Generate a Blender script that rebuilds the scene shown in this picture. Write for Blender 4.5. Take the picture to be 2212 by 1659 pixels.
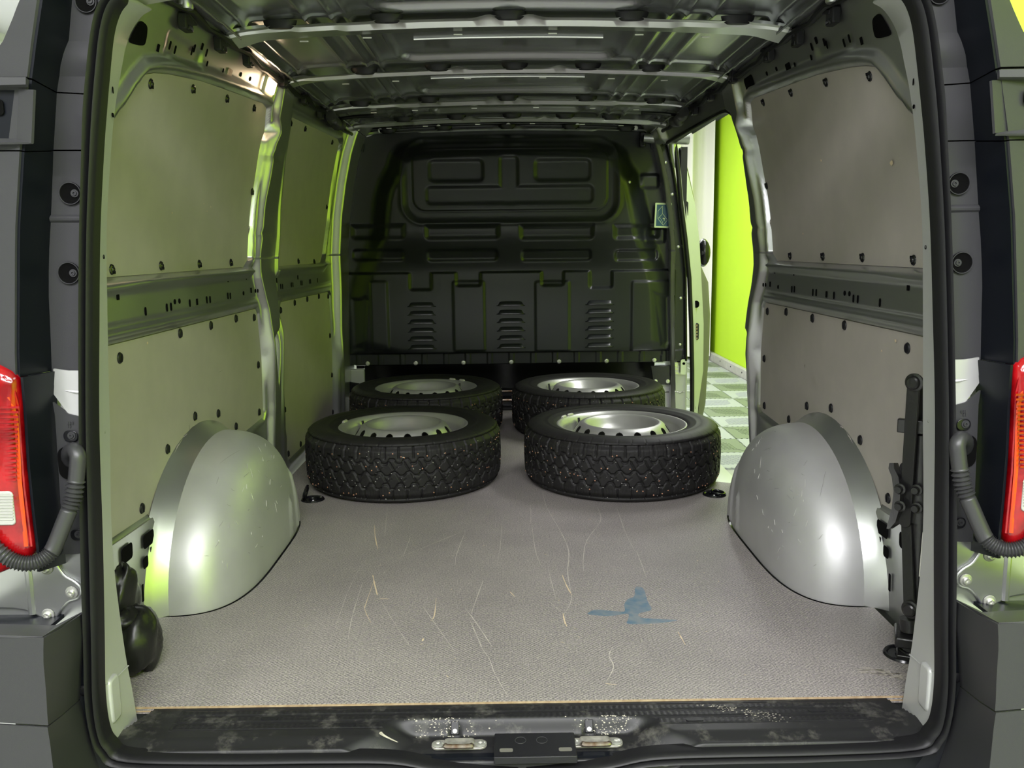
import bpy, bmesh, math, random
import numpy as np
from mathutils import Vector, Matrix
random.seed(4)
for o in list(bpy.data.objects): bpy.data.objects.remove(o)
SC = bpy.context.scene
COL = SC.collection

# ---------------------------------------------------------------- camera
FPX = 1850.0
CAM = np.array([-0.018, -1.434, 0.808])
pitch = math.atan(296/FPX); yaw = math.atan(12/FPX); roll = math.radians(0.66)
fw = np.array([math.sin(yaw)*math.cos(pitch), math.cos(yaw)*math.cos(pitch), -math.sin(pitch)])
r0 = np.array([math.cos(yaw), -math.sin(yaw), 0.0]); u0 = np.cross(r0, fw)
rt = r0*math.cos(roll)-u0*math.sin(roll); up = u0*math.cos(roll)+r0*math.sin(roll)
cd = bpy.data.cameras.new('camera'); cam = bpy.data.objects.new('camera', cd); COL.objects.link(cam)
cd.sensor_fit = 'HORIZONTAL'; cd.sensor_width = 36.0; cd.lens = 36.0*FPX/2212.0
cd.clip_start = 0.02; cd.clip_end = 60
cam.matrix_world = Matrix(((rt[0], up[0], -fw[0], CAM[0]), (rt[1], up[1], -fw[1], CAM[1]), (rt[2], up[2], -fw[2], CAM[2]), (0, 0, 0, 1)))
SC.camera = cam

# ---------------------------------------------------------------- world, lights, exposure
w = bpy.data.worlds.new('world'); SC.world = w; w.use_nodes = True
w.node_tree.nodes['Background'].inputs[0].default_value = (0.9, 0.95, 1.0, 1)
w.node_tree.nodes['Background'].inputs[1].default_value = 0.3
SC.view_settings.view_transform = 'Standard'; SC.view_settings.look = 'None'
SC.view_settings.gamma = 1.0; SC.view_settings.use_curve_mapping = False
SC.view_settings.exposure = -0.12
def area(x, y, z, sx, sy, power, col=(1, 1, 1), rot=(0, 0, 0)):
    l = bpy.data.lights.new('ceiling_area_light', 'AREA'); l.shape = 'RECTANGLE'; l.size = sx; l.size_y = sy
    l.energy = power; l.color = col
    o = bpy.data.objects.new('ceiling_area_light', l); o.location = (x, y, z); o.rotation_euler = rot; COL.objects.link(o)
# rows of unseen area lights under the ceiling, some added to brighten the walls
for (x, y, p) in ((-1.9, -3.2, 95), (0.0, -3.6, 200), (1.7, -3.2, 60), (0.0, -2.4, 150), (-1.9, 0.2, 30), (-2.6, 4.6, 190), (1.75, -0.6, 22), (1.6, 2.2, 58), (1.6, 5.0, 56), (0.3, 7.0, 95)):
    area(x, y, 2.5, 2.4 if abs(x) < 1 else 0.35, 0.6 if abs(x) < 1 else 1.6, p, (1.0, .985, 1.03))

# ---------------------------------------------------------------- helpers
def S(px, py, x=None, y=None, z=None):
    """world point seen at a photo pixel on the plane x=.., y=.. or z=.."""
    d = fw+rt*(px-1106)/FPX-up*(py-829.5)/FPX
    t = (x-CAM[0])/d[0] if x is not None else (y-CAM[1])/d[1] if y is not None else (z-CAM[2])/d[2]
    return CAM+t*d
PZ = [-0.2, 0, .3, .62, .78, .95, 1.1, 1.23, 1.33, 1.38]; PX = [.84, .835, .825, .815, .815, .80, .775, .745, .71, .66]
_zt = np.linspace(-.4, 1.6, 2001); _k = np.exp(-np.linspace(-2, 2, 81)**2); _k /= _k.sum()
_xt = np.convolve(np.pad(np.interp(_zt, PZ, PX), 40, mode='edge'), _k, 'valid')
def P(z): return np.interp(z, _zt, _xt)
def SW(px, py, s=-1):
    z = .8
    for _ in range(25):
        p = S(px, py, x=s*float(P(z))); z = p[2]
    return float(p[1]), float(p[2])
WM = {}
def link(name, data, parent=None, M=None):
    o = bpy.data.objects.new(name, data); COL.objects.link(o)
    M = M or Matrix.Identity(4)
    if parent is not None:
        o.parent = parent; o.matrix_basis = WM[parent.name].inverted() @ M
    else: o.matrix_basis = M
    WM[o.name] = M
    return o
def thing(name, label, cat, loc=(0, 0, 0), group=None, rz=0.0):
    o = link(name, None, None, Matrix.Translation(Vector(loc)) @ Matrix.Rotation(rz, 4, 'Z'))
    o.empty_display_size = .05
    o['label'] = label; o['category'] = cat
    if group: o['group'] = group
    return o
def tag(o, label, cat, group=None, kind=None):
    o['label'] = label; o['category'] = cat
    if group: o['group'] = group
    if kind: o['kind'] = kind
    return o
def struct(o, label, cat):
    o['kind'] = 'structure'; o['label'] = label; o['category'] = cat; return o
def me(name, V, F, mat, smooth=True, angle=None):
    m = bpy.data.meshes.new(name); m.from_pydata([tuple(float(c) for c in v) for v in V], [], [tuple(int(i) for i in f) for f in F])
    m.materials.append(mat); m.update()
    if smooth:
        m.polygons.foreach_set('use_smooth', [True]*len(m.polygons))
        if angle: m.set_sharp_from_angle(angle=math.radians(angle))
    return m
def gridmesh(name, X, Y, Z, mat, mask=None, flip=False, closed=False):
    """X,Y,Z 2-D arrays"""
    n, k = X.shape
    V = np.stack([X, Y, Z], -1).reshape(-1, 3)
    idx = np.arange(n*k).reshape(n, k)
    if closed: idx = np.concatenate([idx, idx[:1]], 0)
    a, b, c, d = idx[:-1, :-1], idx[1:, :-1], idx[1:, 1:], idx[:-1, 1:]
    F = np.stack([a, b, c, d], -1) if not flip else np.stack([a, d, c, b], -1)
    if mask is not None:
        F = F[mask[:F.shape[0], :F.shape[1]]]
    F = F.reshape(-1, 4)
    used, inv = np.unique(F, return_inverse=True)
    V = V[used]; F = inv.reshape(-1, 4)
    m = bpy.data.meshes.new(name)
    m.vertices.add(len(V)); m.vertices.foreach_set('co', V.astype(np.float32).ravel())
    m.loops.add(F.size); m.loops.foreach_set('vertex_index', F.astype(np.int32).ravel())
    m.polygons.add(len(F)); m.polygons.foreach_set('loop_start', np.arange(0, F.size, 4, dtype=np.int32))
    m.polygons.foreach_set('use_smooth', np.ones(len(F), bool))
    m.update(calc_edges=True); m.materials.append(mat); m.validate()
    return m
class MB:
    def __init__(s): s.V = []; s.F = []
    def add(s, V, F):
        o = len(s.V); s.V += [tuple(float(c) for c in v) for v in V]; s.F += [tuple(i+o for i in f) for f in F]; return s
    def box(s, c, d, R=None):
        R = R or Matrix.Identity(3); c = Vector(c); V = []
        for i in (-.5, .5):
            for j in (-.5, .5):
                for k in (-.5, .5): V.append(c+R @ Vector((i*d[0], j*d[1], k*d[2])))
        return s.add(V, [(0, 1, 3, 2), (4, 6, 7, 5), (0, 4, 5, 1), (2, 3, 7, 6), (0, 2, 6, 4), (1, 5, 7, 3)])
    def lathe(s, prof, n=32, M=None, cap=False):
        M = M or Matrix.Identity(4); V = []; F = []; k = len(prof)
        for i in range(n):
            a = 2*math.pi*i/n
            for r, z in prof: V.append(M @ Vector((r*math.cos(a), r*math.sin(a), z)))
        for i in range(n):
            j = (i+1) % n
            for q in range(k-1): F.append((i*k+q, j*k+q, j*k+q+1, i*k+q+1))
        if cap:
            F.append(tuple(i*k+k-1 for i in range(n))); F.append(tuple(i*k for i in range(n))[::-1])
        return s.add(V, F)
    def tube(s, pts, r, n=12, cap=True, flat=1.0):
        pts = [Vector(p) for p in pts]; R = r if hasattr(r, '__len__') else [r]*len(pts)
        V = []; F = []; up_ = None
        for i, p in enumerate(pts):
            t = (pts[min(i+1, len(pts)-1)]-pts[max(i-1, 0)]).normalized()
            if up_ is None:
                up_ = Vector((0, 0, 1)) if abs(t.z) < .9 else Vector((0, 1, 0))
            a = t.cross(up_).normalized(); b = a.cross(t).normalized(); up_ = b
            for j in range(n):
                q = 2*math.pi*j/n; V.append(p+(a*math.cos(q)+b*math.sin(q)*flat)*R[i])
        for i in range(len(pts)-1):
            for j in range(n):
                k = (j+1) % n; F.append((i*n+j, i*n+k, (i+1)*n+k, (i+1)*n+j))
        if cap: F.append(tuple(range(n))[::-1]); F.append(tuple((len(pts)-1)*n+j for j in range(n)))
        return s.add(V, F)
    def prism(s, poly, h, M=None):
        M = M or Matrix.Identity(4); n = len(poly)
        V = [M @ Vector((x, y, 0)) for x, y in poly]+[M @ Vector((x, y, h)) for x, y in poly]
        F = [tuple(range(n))[::-1], tuple(range(n, 2*n))]+[(i, (i+1) % n, n+(i+1) % n, n+i) for i in range(n)]
        return s.add(V, F)
    def mesh(s, name, mat, smooth=True, angle=35): return me(name, s.V, s.F, mat, smooth, angle)
def part(name, mb, mat, parent, smooth=True, angle=35, bevel=0, seg=2, M=None, solid=0):
    """mesh given in WORLD coordinates, linked under parent"""
    data = mb.mesh(name, mat, smooth, angle) if isinstance(mb, MB) else mb
    if parent is not None:
        data.transform(WM[parent.name].inverted())
        o = link(name, data, parent, WM[parent.name])
    else: o = link(name, data, None)
    if solid:
        q = o.modifiers.new('thick', 'SOLIDIFY'); q.thickness = solid; q.offset = -1
        q = o.modifiers.new('edges', 'EDGE_SPLIT'); q.split_angle = math.radians(32)
    if bevel:
        q = o.modifiers.new('bevel', 'BEVEL'); q.width = bevel; q.segments = seg; q.limit_method = 'ANGLE'; q.angle_limit = math.radians(40)
        q.harden_normals = False
    return o
def rrect(w_, h_, r, n=5):
    out = []
    for cx, cy, a0 in ((w_/2-r, h_/2-r, 0), (-w_/2+r, h_/2-r, 90), (-w_/2+r, -h_/2+r, 180), (w_/2-r, -h_/2+r, 270)):
        for i in range(n+1):
            a = math.radians(a0+90*i/n); out.append((cx+r*math.cos(a), cy+r*math.sin(a)))
    return out
def sstep(a, b, x):
    t = np.clip((x-a)/(b-a), 0, 1); return t*t*(3-2*t)
def gauss(x, c, s): return np.exp(-((x-c)/s)**2)
def sdpoly(X, Y, poly):
    """signed distance (negative inside)"""
    poly = np.array(poly, float); d = np.full(X.shape, 1e9); ins = np.zeros(X.shape, bool)
    for i in range(len(poly)):
        a = poly[i]; b = poly[(i+1) % len(poly)]; e = b-a
        t = np.clip(((X-a[0])*e[0]+(Y-a[1])*e[1])/max(e@e, 1e-12), 0, 1)
        d = np.minimum(d, np.hypot(X-a[0]-t*e[0], Y-a[1]-t*e[1]))
        c = ((a[1] > Y) != (b[1] > Y)) & (X < (b[0]-a[0])*(Y-a[1])/((b[1]-a[1]) if b[1] != a[1] else 1e-9)+a[0])
        ins ^= c
    return np.where(ins, -d, d)
def sdbox(X, Y, x0, x1, y0, y1, r):
    cx, cy, hx, hy = (x0+x1)/2, (y0+y1)/2, abs(x1-x0)/2-r, abs(y1-y0)/2-r
    qx, qy = np.abs(X-cx)-hx, np.abs(Y-cy)-hy
    return np.hypot(np.maximum(qx, 0), np.maximum(qy, 0))+np.minimum(np.maximum(qx, qy), 0)-r
def smoothpoly(p, it=2):
    for _ in range(it):
        q = []
        for i in range(len(p)):
            a = np.array(p[i], float); b = np.array(p[(i+1) % len(p)], float)
            q += [tuple(a*.8+b*.2), tuple(a*.2+b*.8)]
        p = q
    return p
def catmull(pts, m=8):
    pts = [np.array(p, float) for p in pts]; out = []
    for i in range(len(pts)-1):
        p0, p1, p2, p3 = pts[max(i-1, 0)], pts[i], pts[i+1], pts[min(i+2, len(pts)-1)]
        for k in range(m):
            t = k/m
            out.append(.5*((2*p1)+(-p0+p2)*t+(2*p0-5*p1+4*p2-p3)*t*t+(-p0+3*p1-3*p2+p3)*t**3))
    out.append(pts[-1]); return out
def frame(origin, n, u_):
    """matrix with local z = n, local x ~ u_"""
    n = Vector(n).normalized(); u_ = Vector(u_); a = (u_-n*u_.dot(n)).normalized(); b = n.cross(a)
    return Matrix(((a.x, b.x, n.x, origin[0]), (a.y, b.y, n.y, origin[1]), (a.z, b.z, n.z, origin[2]), (0, 0, 0, 1)))

# ---------------------------------------------------------------- materials
def mat(name, col, rough=.5, metal=0.0, spec=.5, noise=0, nscale=8, col2=None, bump=0, bscale=200, rn=0, emit=0, trans=0, ior=1.45, alpha=1, coat=0, bdist=.001):
    m = bpy.data.materials.new(name); m.use_nodes = True; nt = m.node_tree; b = nt.nodes['Principled BSDF']
    I = b.inputs
    I['Base Color'].default_value = (*col, 1); I['Roughness'].default_value = rough; I['Metallic'].default_value = metal
    I['Specular IOR Level'].default_value = spec; I['IOR'].default_value = ior; I['Transmission Weight'].default_value = trans; I['Coat Weight'].default_value = coat
    if emit: I['Emission Color'].default_value = (*col, 1); I['Emission Strength'].default_value = emit
    tc = nt.nodes.new('ShaderNodeTexCoord')
    if noise or col2:
        n = nt.nodes.new('ShaderNodeTexNoise'); n.inputs['Scale'].default_value = nscale; n.inputs['Detail'].default_value = 6
        nt.links.new(tc.outputs['Object'], n.inputs['Vector'])
        r = nt.nodes.new('ShaderNodeValToRGB'); r.color_ramp.elements[0].position = .35; r.color_ramp.elements[1].position = .7
        c2 = col2 or tuple(c*(1-noise) for c in col)
        r.color_ramp.elements[0].color = (*c2, 1); r.color_ramp.elements[1].color = (*col, 1)
        nt.links.new(n.outputs['Fac'], r.inputs['Fac']); nt.links.new(r.outputs['Color'], I['Base Color'])
        if rn:
            mr = nt.nodes.new('ShaderNodeMapRange'); mr.inputs['To Min'].default_value = rough-rn; mr.inputs['To Max'].default_value = rough+rn
            nt.links.new(n.outputs['Fac'], mr.inputs['Value']); nt.links.new(mr.outputs['Result'], I['Roughness'])
    if bump:
        n2 = nt.nodes.new('ShaderNodeTexNoise'); n2.inputs['Scale'].default_value = bscale; n2.inputs['Detail'].default_value = 3
        nt.links.new(tc.outputs['Object'], n2.inputs['Vector'])
        bp = nt.nodes.new('ShaderNodeBump'); bp.inputs['Strength'].default_value = bump; bp.inputs['Distance'].default_value = bdist
        nt.links.new(n2.outputs['Fac'], bp.inputs['Height']); nt.links.new(bp.outputs['Normal'], I['Normal'])
    return m
M_ = {}
M_['silver'] = mat('silver_paint', (.56, .57, .565), .30, .90, noise=.06, nscale=5, bump=.05, bscale=900, rn=.04)
M_['silver_roof'] = mat('silver_paint_roof', (.46, .47, .48), .25, .85)
M_['frame'] = mat('frame_paint', (.47, .475, .465), .36, .25, bump=.03, bscale=600)
M_['arch'] = mat('silver_arch_paint', (.53, .53, .53), .44, .5, noise=.1, nscale=9, bump=.1, bscale=40, rn=.06)
M_['panel'] = mat('grey_lining_board', (.40, .37, .335), .42, 0, .5, noise=.08, nscale=14, bump=.05, bscale=400)
M_['black'] = mat('black_plastic', (.010, .010, .012), .42, 0, .35, bump=.15, bscale=900)
M_['gloss_black'] = mat('gloss_black', (.008, .008, .01), .18, 0, .5)
M_['hole'] = mat('dark_hole', (.002, .002, .002), .9, 0, .1)
M_['clad'] = mat('dark_grey_plastic', (.034, .034, .037), .46, 0, .35, bump=.1, bscale=1200)
M_['clad_black'] = mat('satin_black_plastic', (.005, .006, .009), .36, 0, .22)
M_['seal'] = mat('rubber_seal', (.008, .008, .009), .42, 0, .28, bump=.1, bscale=300)
M_['rubber'] = mat('tyre_rubber', (.016, .0155, .015), .55, 0, .3, noise=.3, nscale=30, bump=.3, bscale=350)
M_['stud'] = mat('stud_copper', (.40, .21, .13), .45, .5)
M_['rim'] = mat('wheel_silver', (.42, .42, .40), .38, .6, noise=.1, nscale=12, bump=.05, bscale=120, rn=.05)
M_['lead'] = mat('balance_weight', (.55, .54, .5), .5, .5, bump=.4, bscale=200)
M_['bulk'] = mat('bulkhead_paint', (.014, .0155, .018), .31, 0, .5, noise=.15, nscale=3, bump=.08, bscale=700, rn=.05)
M_['bolt'] = mat('zinc_bolt', (.62, .62, .58), .35, .8)
M_['zinc'] = mat('dirty_zinc', (.55, .53, .47), .45, .6, noise=.5, nscale=60, bump=.3, bscale=150)
M_['steel'] = mat('worn_steel', (.35, .31, .27), .35, .9, col2=(.16, .09, .05), nscale=70)
M_['jack'] = mat('jack_black_paint', (.012, .012, .012), .3, 0, .6, bump=.4, bscale=150)
M_['green'] = mat('lime_wall_paint', (.52, .80, .030), .6, 0, .3, noise=.03, nscale=3, bump=.05, bscale=60)
M_['back'] = mat('grey_back_wall', (.40, .40, .41), .7)
M_['white'] = mat('white_wall', (.72, .73, .73), .6, 0, .3)
M_['curtain'] = mat('white_curtain_fabric', (.82, .80, .76), .8, 0, .2, bump=.1, bscale=300)
M_['skirt'] = mat('grey_skirting', (.52, .52, .47), .6, noise=.15, nscale=20)
M_['epoxy'] = mat('grey_floor_paint', (.42, .43, .40), .45, noise=.1, nscale=3)
M_['tile_light'] = mat('light_grey_tile', (.40, .425, .43), .5)
M_['tile_dark'] = mat('grey_green_tile', (.20, .235, .175), .5)
M_['woodedge'] = mat('plywood_edge', (.45, .35, .22), .7, col2=(.30, .21, .12), nscale=90)
M_['lens'] = mat('red_lens', (.38, .005, .008), .12, 0, .5, coat=.4, bump=.5, bscale=90, col2=(.16, .0, .002), nscale=30)
M_['amber'] = mat('amber_lens', (.60, .05, .008), .15, 0, .6, bump=.5, bscale=120)
M_['clear'] = mat('clear_lens', (.42, .42, .40), .12, .2, .6, bump=.3, bscale=200)
M_['conduit'] = mat('conduit_rubber', (.032, .032, .034), .38)
M_['lamp'] = mat('lit_lamp_lens', (1.0, .78, .52), .3, emit=7)
M_['rub'] = mat('rubbed_plastic', (.12, .115, .10), .6)
M_['lampframe'] = mat('lamp_frame', (.85, .75, .6), .35)
M_['bag'] = mat('black_vinyl', (.010, .010, .010), .35, 0, .5, bump=.5, bscale=60)
M_['stain'] = mat('blue_stain', (.055, .13, .20), .5, col2=(.17, .20, .22), nscale=40)
M_['scratch'] = mat('bare_wood_scratch', (.62, .50, .34), .7)
M_['scratch2'] = mat('pale_scratch', (.50, .46, .41), .7)
M_['scuff'] = mat('white_scuff', (.55, .51, .44), .8, col2=(.34, .31, .26), nscale=120)
M_['sticker'] = mat('blue_sticker', (.01, .07, .15), .35)
M_['stickline'] = mat('sticker_pale_line', (.62, .72, .45), .45)
M_['foil'] = mat('foil_tape', (.5, .5, .47), .22, .8, bump=.8, bscale=40, bdist=.004)
M_['glass'] = mat('mirror_glass', (.02, .02, .02), .05)
def floor_board_material():
    m = mat('grey_phenolic_board', (.30, .275, .25), .5, 0, .5); nt = m.node_tree; b = nt.nodes['Principled BSDF']; L = nt.links
    tc = nt.nodes.new('ShaderNodeTexCoord'); sp = nt.nodes.new('ShaderNodeSeparateXYZ'); L.new(tc.outputs['Object'], sp.inputs[0])
    def mth(op, a, bb=None):
        n = nt.nodes.new('ShaderNodeMath'); n.operation = op
        for i, v in enumerate((a, bb)):
            if v is None: continue
            if isinstance(v, (int, float)): n.inputs[i].default_value = v
            else: L.new(v, n.inputs[i])
        return n.outputs[0]
    k = 2*math.pi/.0062
    sx = mth('SINE', mth('MULTIPLY', mth('ADD', sp.outputs[0], sp.outputs[1]), k*.7071)); sy = mth('SINE', mth('MULTIPLY', mth('SUBTRACT', sp.outputs[0], sp.outputs[1]), k*.7071))
    dots = mth('MULTIPLY', mth('ADD', sx, 1), mth('ADD', sy, 1))
    bp = nt.nodes.new('ShaderNodeBump'); bp.inputs['Strength'].default_value = .35; bp.inputs['Distance'].default_value = .0006; L.new(dots, bp.inputs['Height']); L.new(bp.outputs['Normal'], b.inputs['Normal'])
    n1 = nt.nodes.new('ShaderNodeTexNoise'); n1.inputs['Scale'].default_value = 2.5; n1.inputs['Detail'].default_value = 8; n1.inputs['Roughness'].default_value = .65; L.new(tc.outputs['Object'], n1.inputs['Vector'])
    n2 = nt.nodes.new('ShaderNodeTexNoise'); n2.inputs['Scale'].default_value = 260; n2.inputs['Detail'].default_value = 2; L.new(tc.outputs['Object'], n2.inputs['Vector'])
    r = nt.nodes.new('ShaderNodeValToRGB'); e = r.color_ramp.elements; e[0].position = .3; e[0].color = (.255, .236, .228, 1); e[1].position = .7; e[1].color = (.35, .325, .305, 1); L.new(n1.outputs['Fac'], r.inputs['Fac'])
    r2 = nt.nodes.new('ShaderNodeValToRGB'); e = r2.color_ramp.elements; e[0].position = .38; e[0].color = (.62, .62, .64, 1); e[1].position = .62; e[1].color = (1.12, 1.1, 1.08, 1); L.new(n2.outputs['Fac'], r2.inputs['Fac'])
    mx = nt.nodes.new('ShaderNodeMix'); mx.data_type = 'RGBA'; mx.blend_type = 'MULTIPLY'; mx.inputs[0].default_value = 1
    L.new(r.outputs['Color'], mx.inputs[6]); L.new(r2.outputs['Color'], mx.inputs[7])
    dk = nt.nodes.new('ShaderNodeMapRange'); dk.inputs['From Min'].default_value = 2.2; dk.inputs['From Max'].default_value = 4; dk.inputs['To Min'].default_value = 1; dk.inputs['To Max'].default_value = .6; L.new(dots, dk.inputs['Value'])
    mx2 = nt.nodes.new('ShaderNodeMix'); mx2.data_type = 'RGBA'; mx2.blend_type = 'MULTIPLY'; mx2.inputs[0].default_value = 1
    L.new(mx.outputs[2], mx2.inputs[6]); L.new(dk.outputs['Result'], mx2.inputs[7])
    L.new(mx2.outputs[2], b.inputs['Base Color'])
    return m
M_['board'] = floor_board_material()
def sill_material():
    m = mat('worn_black_sill', (.014, .014, .015), .42, 0, .35); nt = m.node_tree; b = nt.nodes['Principled BSDF']; L = nt.links
    tc = nt.nodes.new('ShaderNodeTexCoord')
    n = nt.nodes.new('ShaderNodeTexNoise'); n.inputs['Scale'].default_value = 14; n.inputs['Detail'].default_value = 10; n.inputs['Roughness'].default_value = .75; L.new(tc.outputs['Object'], n.inputs['Vector'])
    r = nt.nodes.new('ShaderNodeValToRGB'); e = r.color_ramp.elements; e[0].position = .53; e[0].color = (.014, .014, .015, 1); e[1].position = .72; e[1].color = (.10, .097, .085, 1)
    q = e.new(.80); q.color = (.48, .44, .36, 1); L.new(n.outputs['Fac'], r.inputs['Fac']); L.new(r.outputs['Color'], b.inputs['Base Color'])
    return m
M_['sill'] = sill_material()
# ================================================================ workshop around the van
GZ = -.56
m = MB().box((-.8, 1.5, GZ-.05), (8.4, 16.4, .1))
gfloor = part('floor_workshop', m, M_['epoxy'], None, False); struct(gfloor, 'light grey painted workshop floor beside the van', 'floor')
m = MB().box((2.47+.05, 1.5, 1.0), (.1, 16.4, 3.2)); wall_green = part('wall_green', m, M_['green'], None, False); struct(wall_green, 'bright lime green painted workshop wall seen through the open sliding door', 'wall')
m = MB().box((-.8, 9.4, 1.0), (8.4, .1, 3.2)); struct(part('wall_curtain_side', m, M_['white'], None, False), 'white workshop wall behind the curtain', 'wall')
m = MB().box((-.8, -6.4, 1.0), (8.4, .1, 3.2)); struct(part('wall_back', m, M_['back'], None, False), 'grey workshop wall behind the camera', 'wall')  # unseen wall, kept grey to dim its reflection in black plastics
ww = part('wall_white', MB().box((-4.2, 1.5, 1.0), (.1, 16.4, 3.2)), M_['white'], None, False); struct(ww, 'white boarded workshop wall past the van on the left', 'wall')
for i in range(8):
    for j in range(3):
        part('wall_board', MB().box((-4.13, -5.2+2.0*i, GZ+.2+.62*(j+2)+.1), (.03, 1.98, .60)), M_['white'], ww, False, bevel=.006)
    part('wall_rail', MB().box((-4.11, -5.2+2.0*i, GZ+.2+.62*3.2), (.02, 1.98, .035)), M_['clear'], ww, False, bevel=.004)
m = MB().box((-.8, 1.5, 2.65), (8.4, 16.4, .1)); struct(part('ceiling_workshop', m, M_['white'], None, False), 'white workshop ceiling above the van', 'ceiling')
sk = part('baseboard_right', MB().box((2.44, 1.5, GZ+.05), (.05, 16.2, .1)), M_['skirt'], None, False, bevel=.008); struct(sk, 'grey skirting strip along the foot of the lime wall', 'baseboard')
for i in range(9):
    part('fixing_screw', MB().lathe([(0, .004), (.007, .003), (.009, 0)], 10, frame((2.414, 4.6+.45*i, GZ+.06), (-1, 0, 0), (0, 1, 0))), M_['hole'], sk)
# curtain with hanging folds
xs = np.linspace(-4.0, 2.40, 700); zs = np.linspace(-.50, 2.6, 14)
Xg, Zg = np.meshgrid(xs, zs, indexing='ij')
fold = .085*np.sin(Xg*23+.8*np.sin(Xg*5.1))+.035*np.sin(Xg*51+1.3+.25*Zg)+.02*np.sin(Xg*9+Zg)
Yg = 8.75+fold*(1-.15*Zg)
cur = part('curtain', gridmesh('curtain', Xg, Yg, Zg, M_['curtain']), None, None); tag(cur, 'long white curtain hanging in folds beside the lime wall', 'curtain')
# interlocking floor tiles
tiles_root = thing('tile_floor', 'checkered interlocking plastic floor tiles in pale grey and grey-green beside the lime wall', 'tiled floor', (1.6, 6.0, GZ))
tiles_root['kind'] = 'structure'
T = .4
def tile_mesh(name, mt):
    b_ = MB(); n = 10; poly = []
    for e in range(4):
        for k in range(n):
            for f, d in ((0.0, 0), (.35, .010), (.75, .010)):
                t = -T/2+T*(k+f)/n; q = T/2-.010+d-.001
                x, y = t, -q
                for _ in range(e): x, y = -y, x
                poly.append((x, y))
    b_.prism(poly, .012)
    for k in range(17):      # diagonal ribs of the vented surface
        c = -T*.62+T*1.24*k/16; h = min(T*.62-abs(c), T*.46)
        if h > .03: b_.box((c*.5, c*.5, .0132), (h*1.25, .007, .0024), Matrix.Rotation(math.radians(-45), 3, 'Z'))
    b_.box((0, 0, .0125), (T*1.30, .004, .003), Matrix.Rotation(math.radians(45), 3, 'Z'))
    return b_.mesh(name, mt, False)
TM = [tile_mesh('floor_tile', M_['tile_light']), tile_mesh('floor_tile', M_['tile_dark'])]
for i in range(-4, 4):
    for j in range(14):
        x = 2.40-T/2-T*(i+4); y = 3.87+T*j
        if x < -.9: continue
        o = link('floor_tile', TM[(i+j) % 2], tiles_root, Matrix.Translation((x, y, GZ)) @ Matrix.Rotation(math.pi/2*((i+j) % 2), 4, 'Z'))

# ================================================================ van shell
LBL = {-1: 'left', 1: 'right'}
up_p = [(.20, .99), (.26, 1.03)]+[SW(*p) for p in [(267, 223), (287, 189), (310, 162), (338, 158), (371, 161), (439, 175.5), (506, 199), (570, 223), (578, 233), (574, 284), (567, 304), (554, 381), (540, 490), (537, 561), (527, 579)]]
up_p = up_p+[(1.20, .757), (.12, .757), (.12, .9)]
lo_p = [(.12, .62)]+[(1.317, .622), (1.335, .605), (1.37, .462), (1.375, .279), (1.355, .258), (1.116, .250)]+[(.77+.40*math.cos(math.radians(a)), .362*math.sin(math.radians(a))) for a in range(32, 145, 8)]+[(.435, .222), (.12, .232)]
fu_p = [(1.52, 1.252), (2.39, 1.276), (2.43, 1.265), (2.447, 1.235), (2.435, .94), (2.36, .78), (2.32, .752), (2.28, .745), (1.50, .748)]
fl_p = [(1.585, .59), (1.60, .615), (1.63, .623), (2.45, .617), (2.475, .60), (2.557, .236), (2.568, .06), (2.55, .03), (1.69, .03), (1.66, .05)]
ARCH_Y, ARCH_A, ARCH_H = .77, .385, .335
def wall_bump(Y, Z, s):
    b = np.zeros(Y.shape)
    # pressed pillar (C) between the bays and pillar before the bulkhead
    y0 = np.interp(Z, [.3, .62, .72, .8, 1.1, 1.25], [1.385, 1.34, 1.29, 1.275, 1.31, 1.335])
    amp = np.interp(Z, [.0, .1, .5, .66, .74, .85, 1.2, 1.3, 1.36], [.012, .02, .030, .022, .020, .026, .028, .018, 0])
    b += 1.2*amp*sstep(y0+.004, y0+.026, Y)*(1-sstep(1.475, 1.53, Y))
    for zc in (.86, 1.10): b -= .005*gauss(Z, zc, .010)*sstep(y0-.01, y0+.02, Y)*(1-sstep(1.42, 1.46, Y))
    b += .042*sstep(2.525, 2.55, Y)
    # belt rail: rounded beam with a groove
    bay = (1-sstep(y0-.05, y0, Y))*(1-0) + sstep(1.50, 1.54, Y)*(1-sstep(2.46, 2.52, Y))
    b += bay*(.013*sstep(.630, .645, Z)*(1-sstep(.735, .750, Z)))
    b -= bay*.008*gauss(Z, .656, .006)
    b += bay*.012*gauss(Z, .745, .006)*sstep(.2, .5, Y)
    # header beam above the upper boards
    b += .010*gauss(Z, 1.30, .05)*0
    rect = sdbox(Y, Z, .50, .71, 1.232, 1.272, .008)
    b -= .004*(1-sstep(-.004, .004, rect))*1.0
    # pocket in the lower pillar
    pk = sdpoly(Y, Z, [(1.395, .52), (1.50, .56), (1.455, .33)])
    b -= .030*(1-sstep(-.03, .0, pk))
    # vertical crease line at the front of the pillar foot
    b += .012*gauss(Y, 1.585, .012)*(1-sstep(.5, .62, Z))
    # boards sit in shallow pockets with a rolled edge round them
    for q, (poly, lip) in enumerate(((up_p, .013), (lo_p, .005), (fu_p, .012), (fl_p, .005))):
        if s > 0 and q >= 2: continue
        d = sdpoly(Y, Z, poly)
        b -= .012*(1-sstep(-.006, .008, d))
        b += lip*sstep(.001, .009, d)*(1-sstep(.014, .040, d))
    return b
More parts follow.
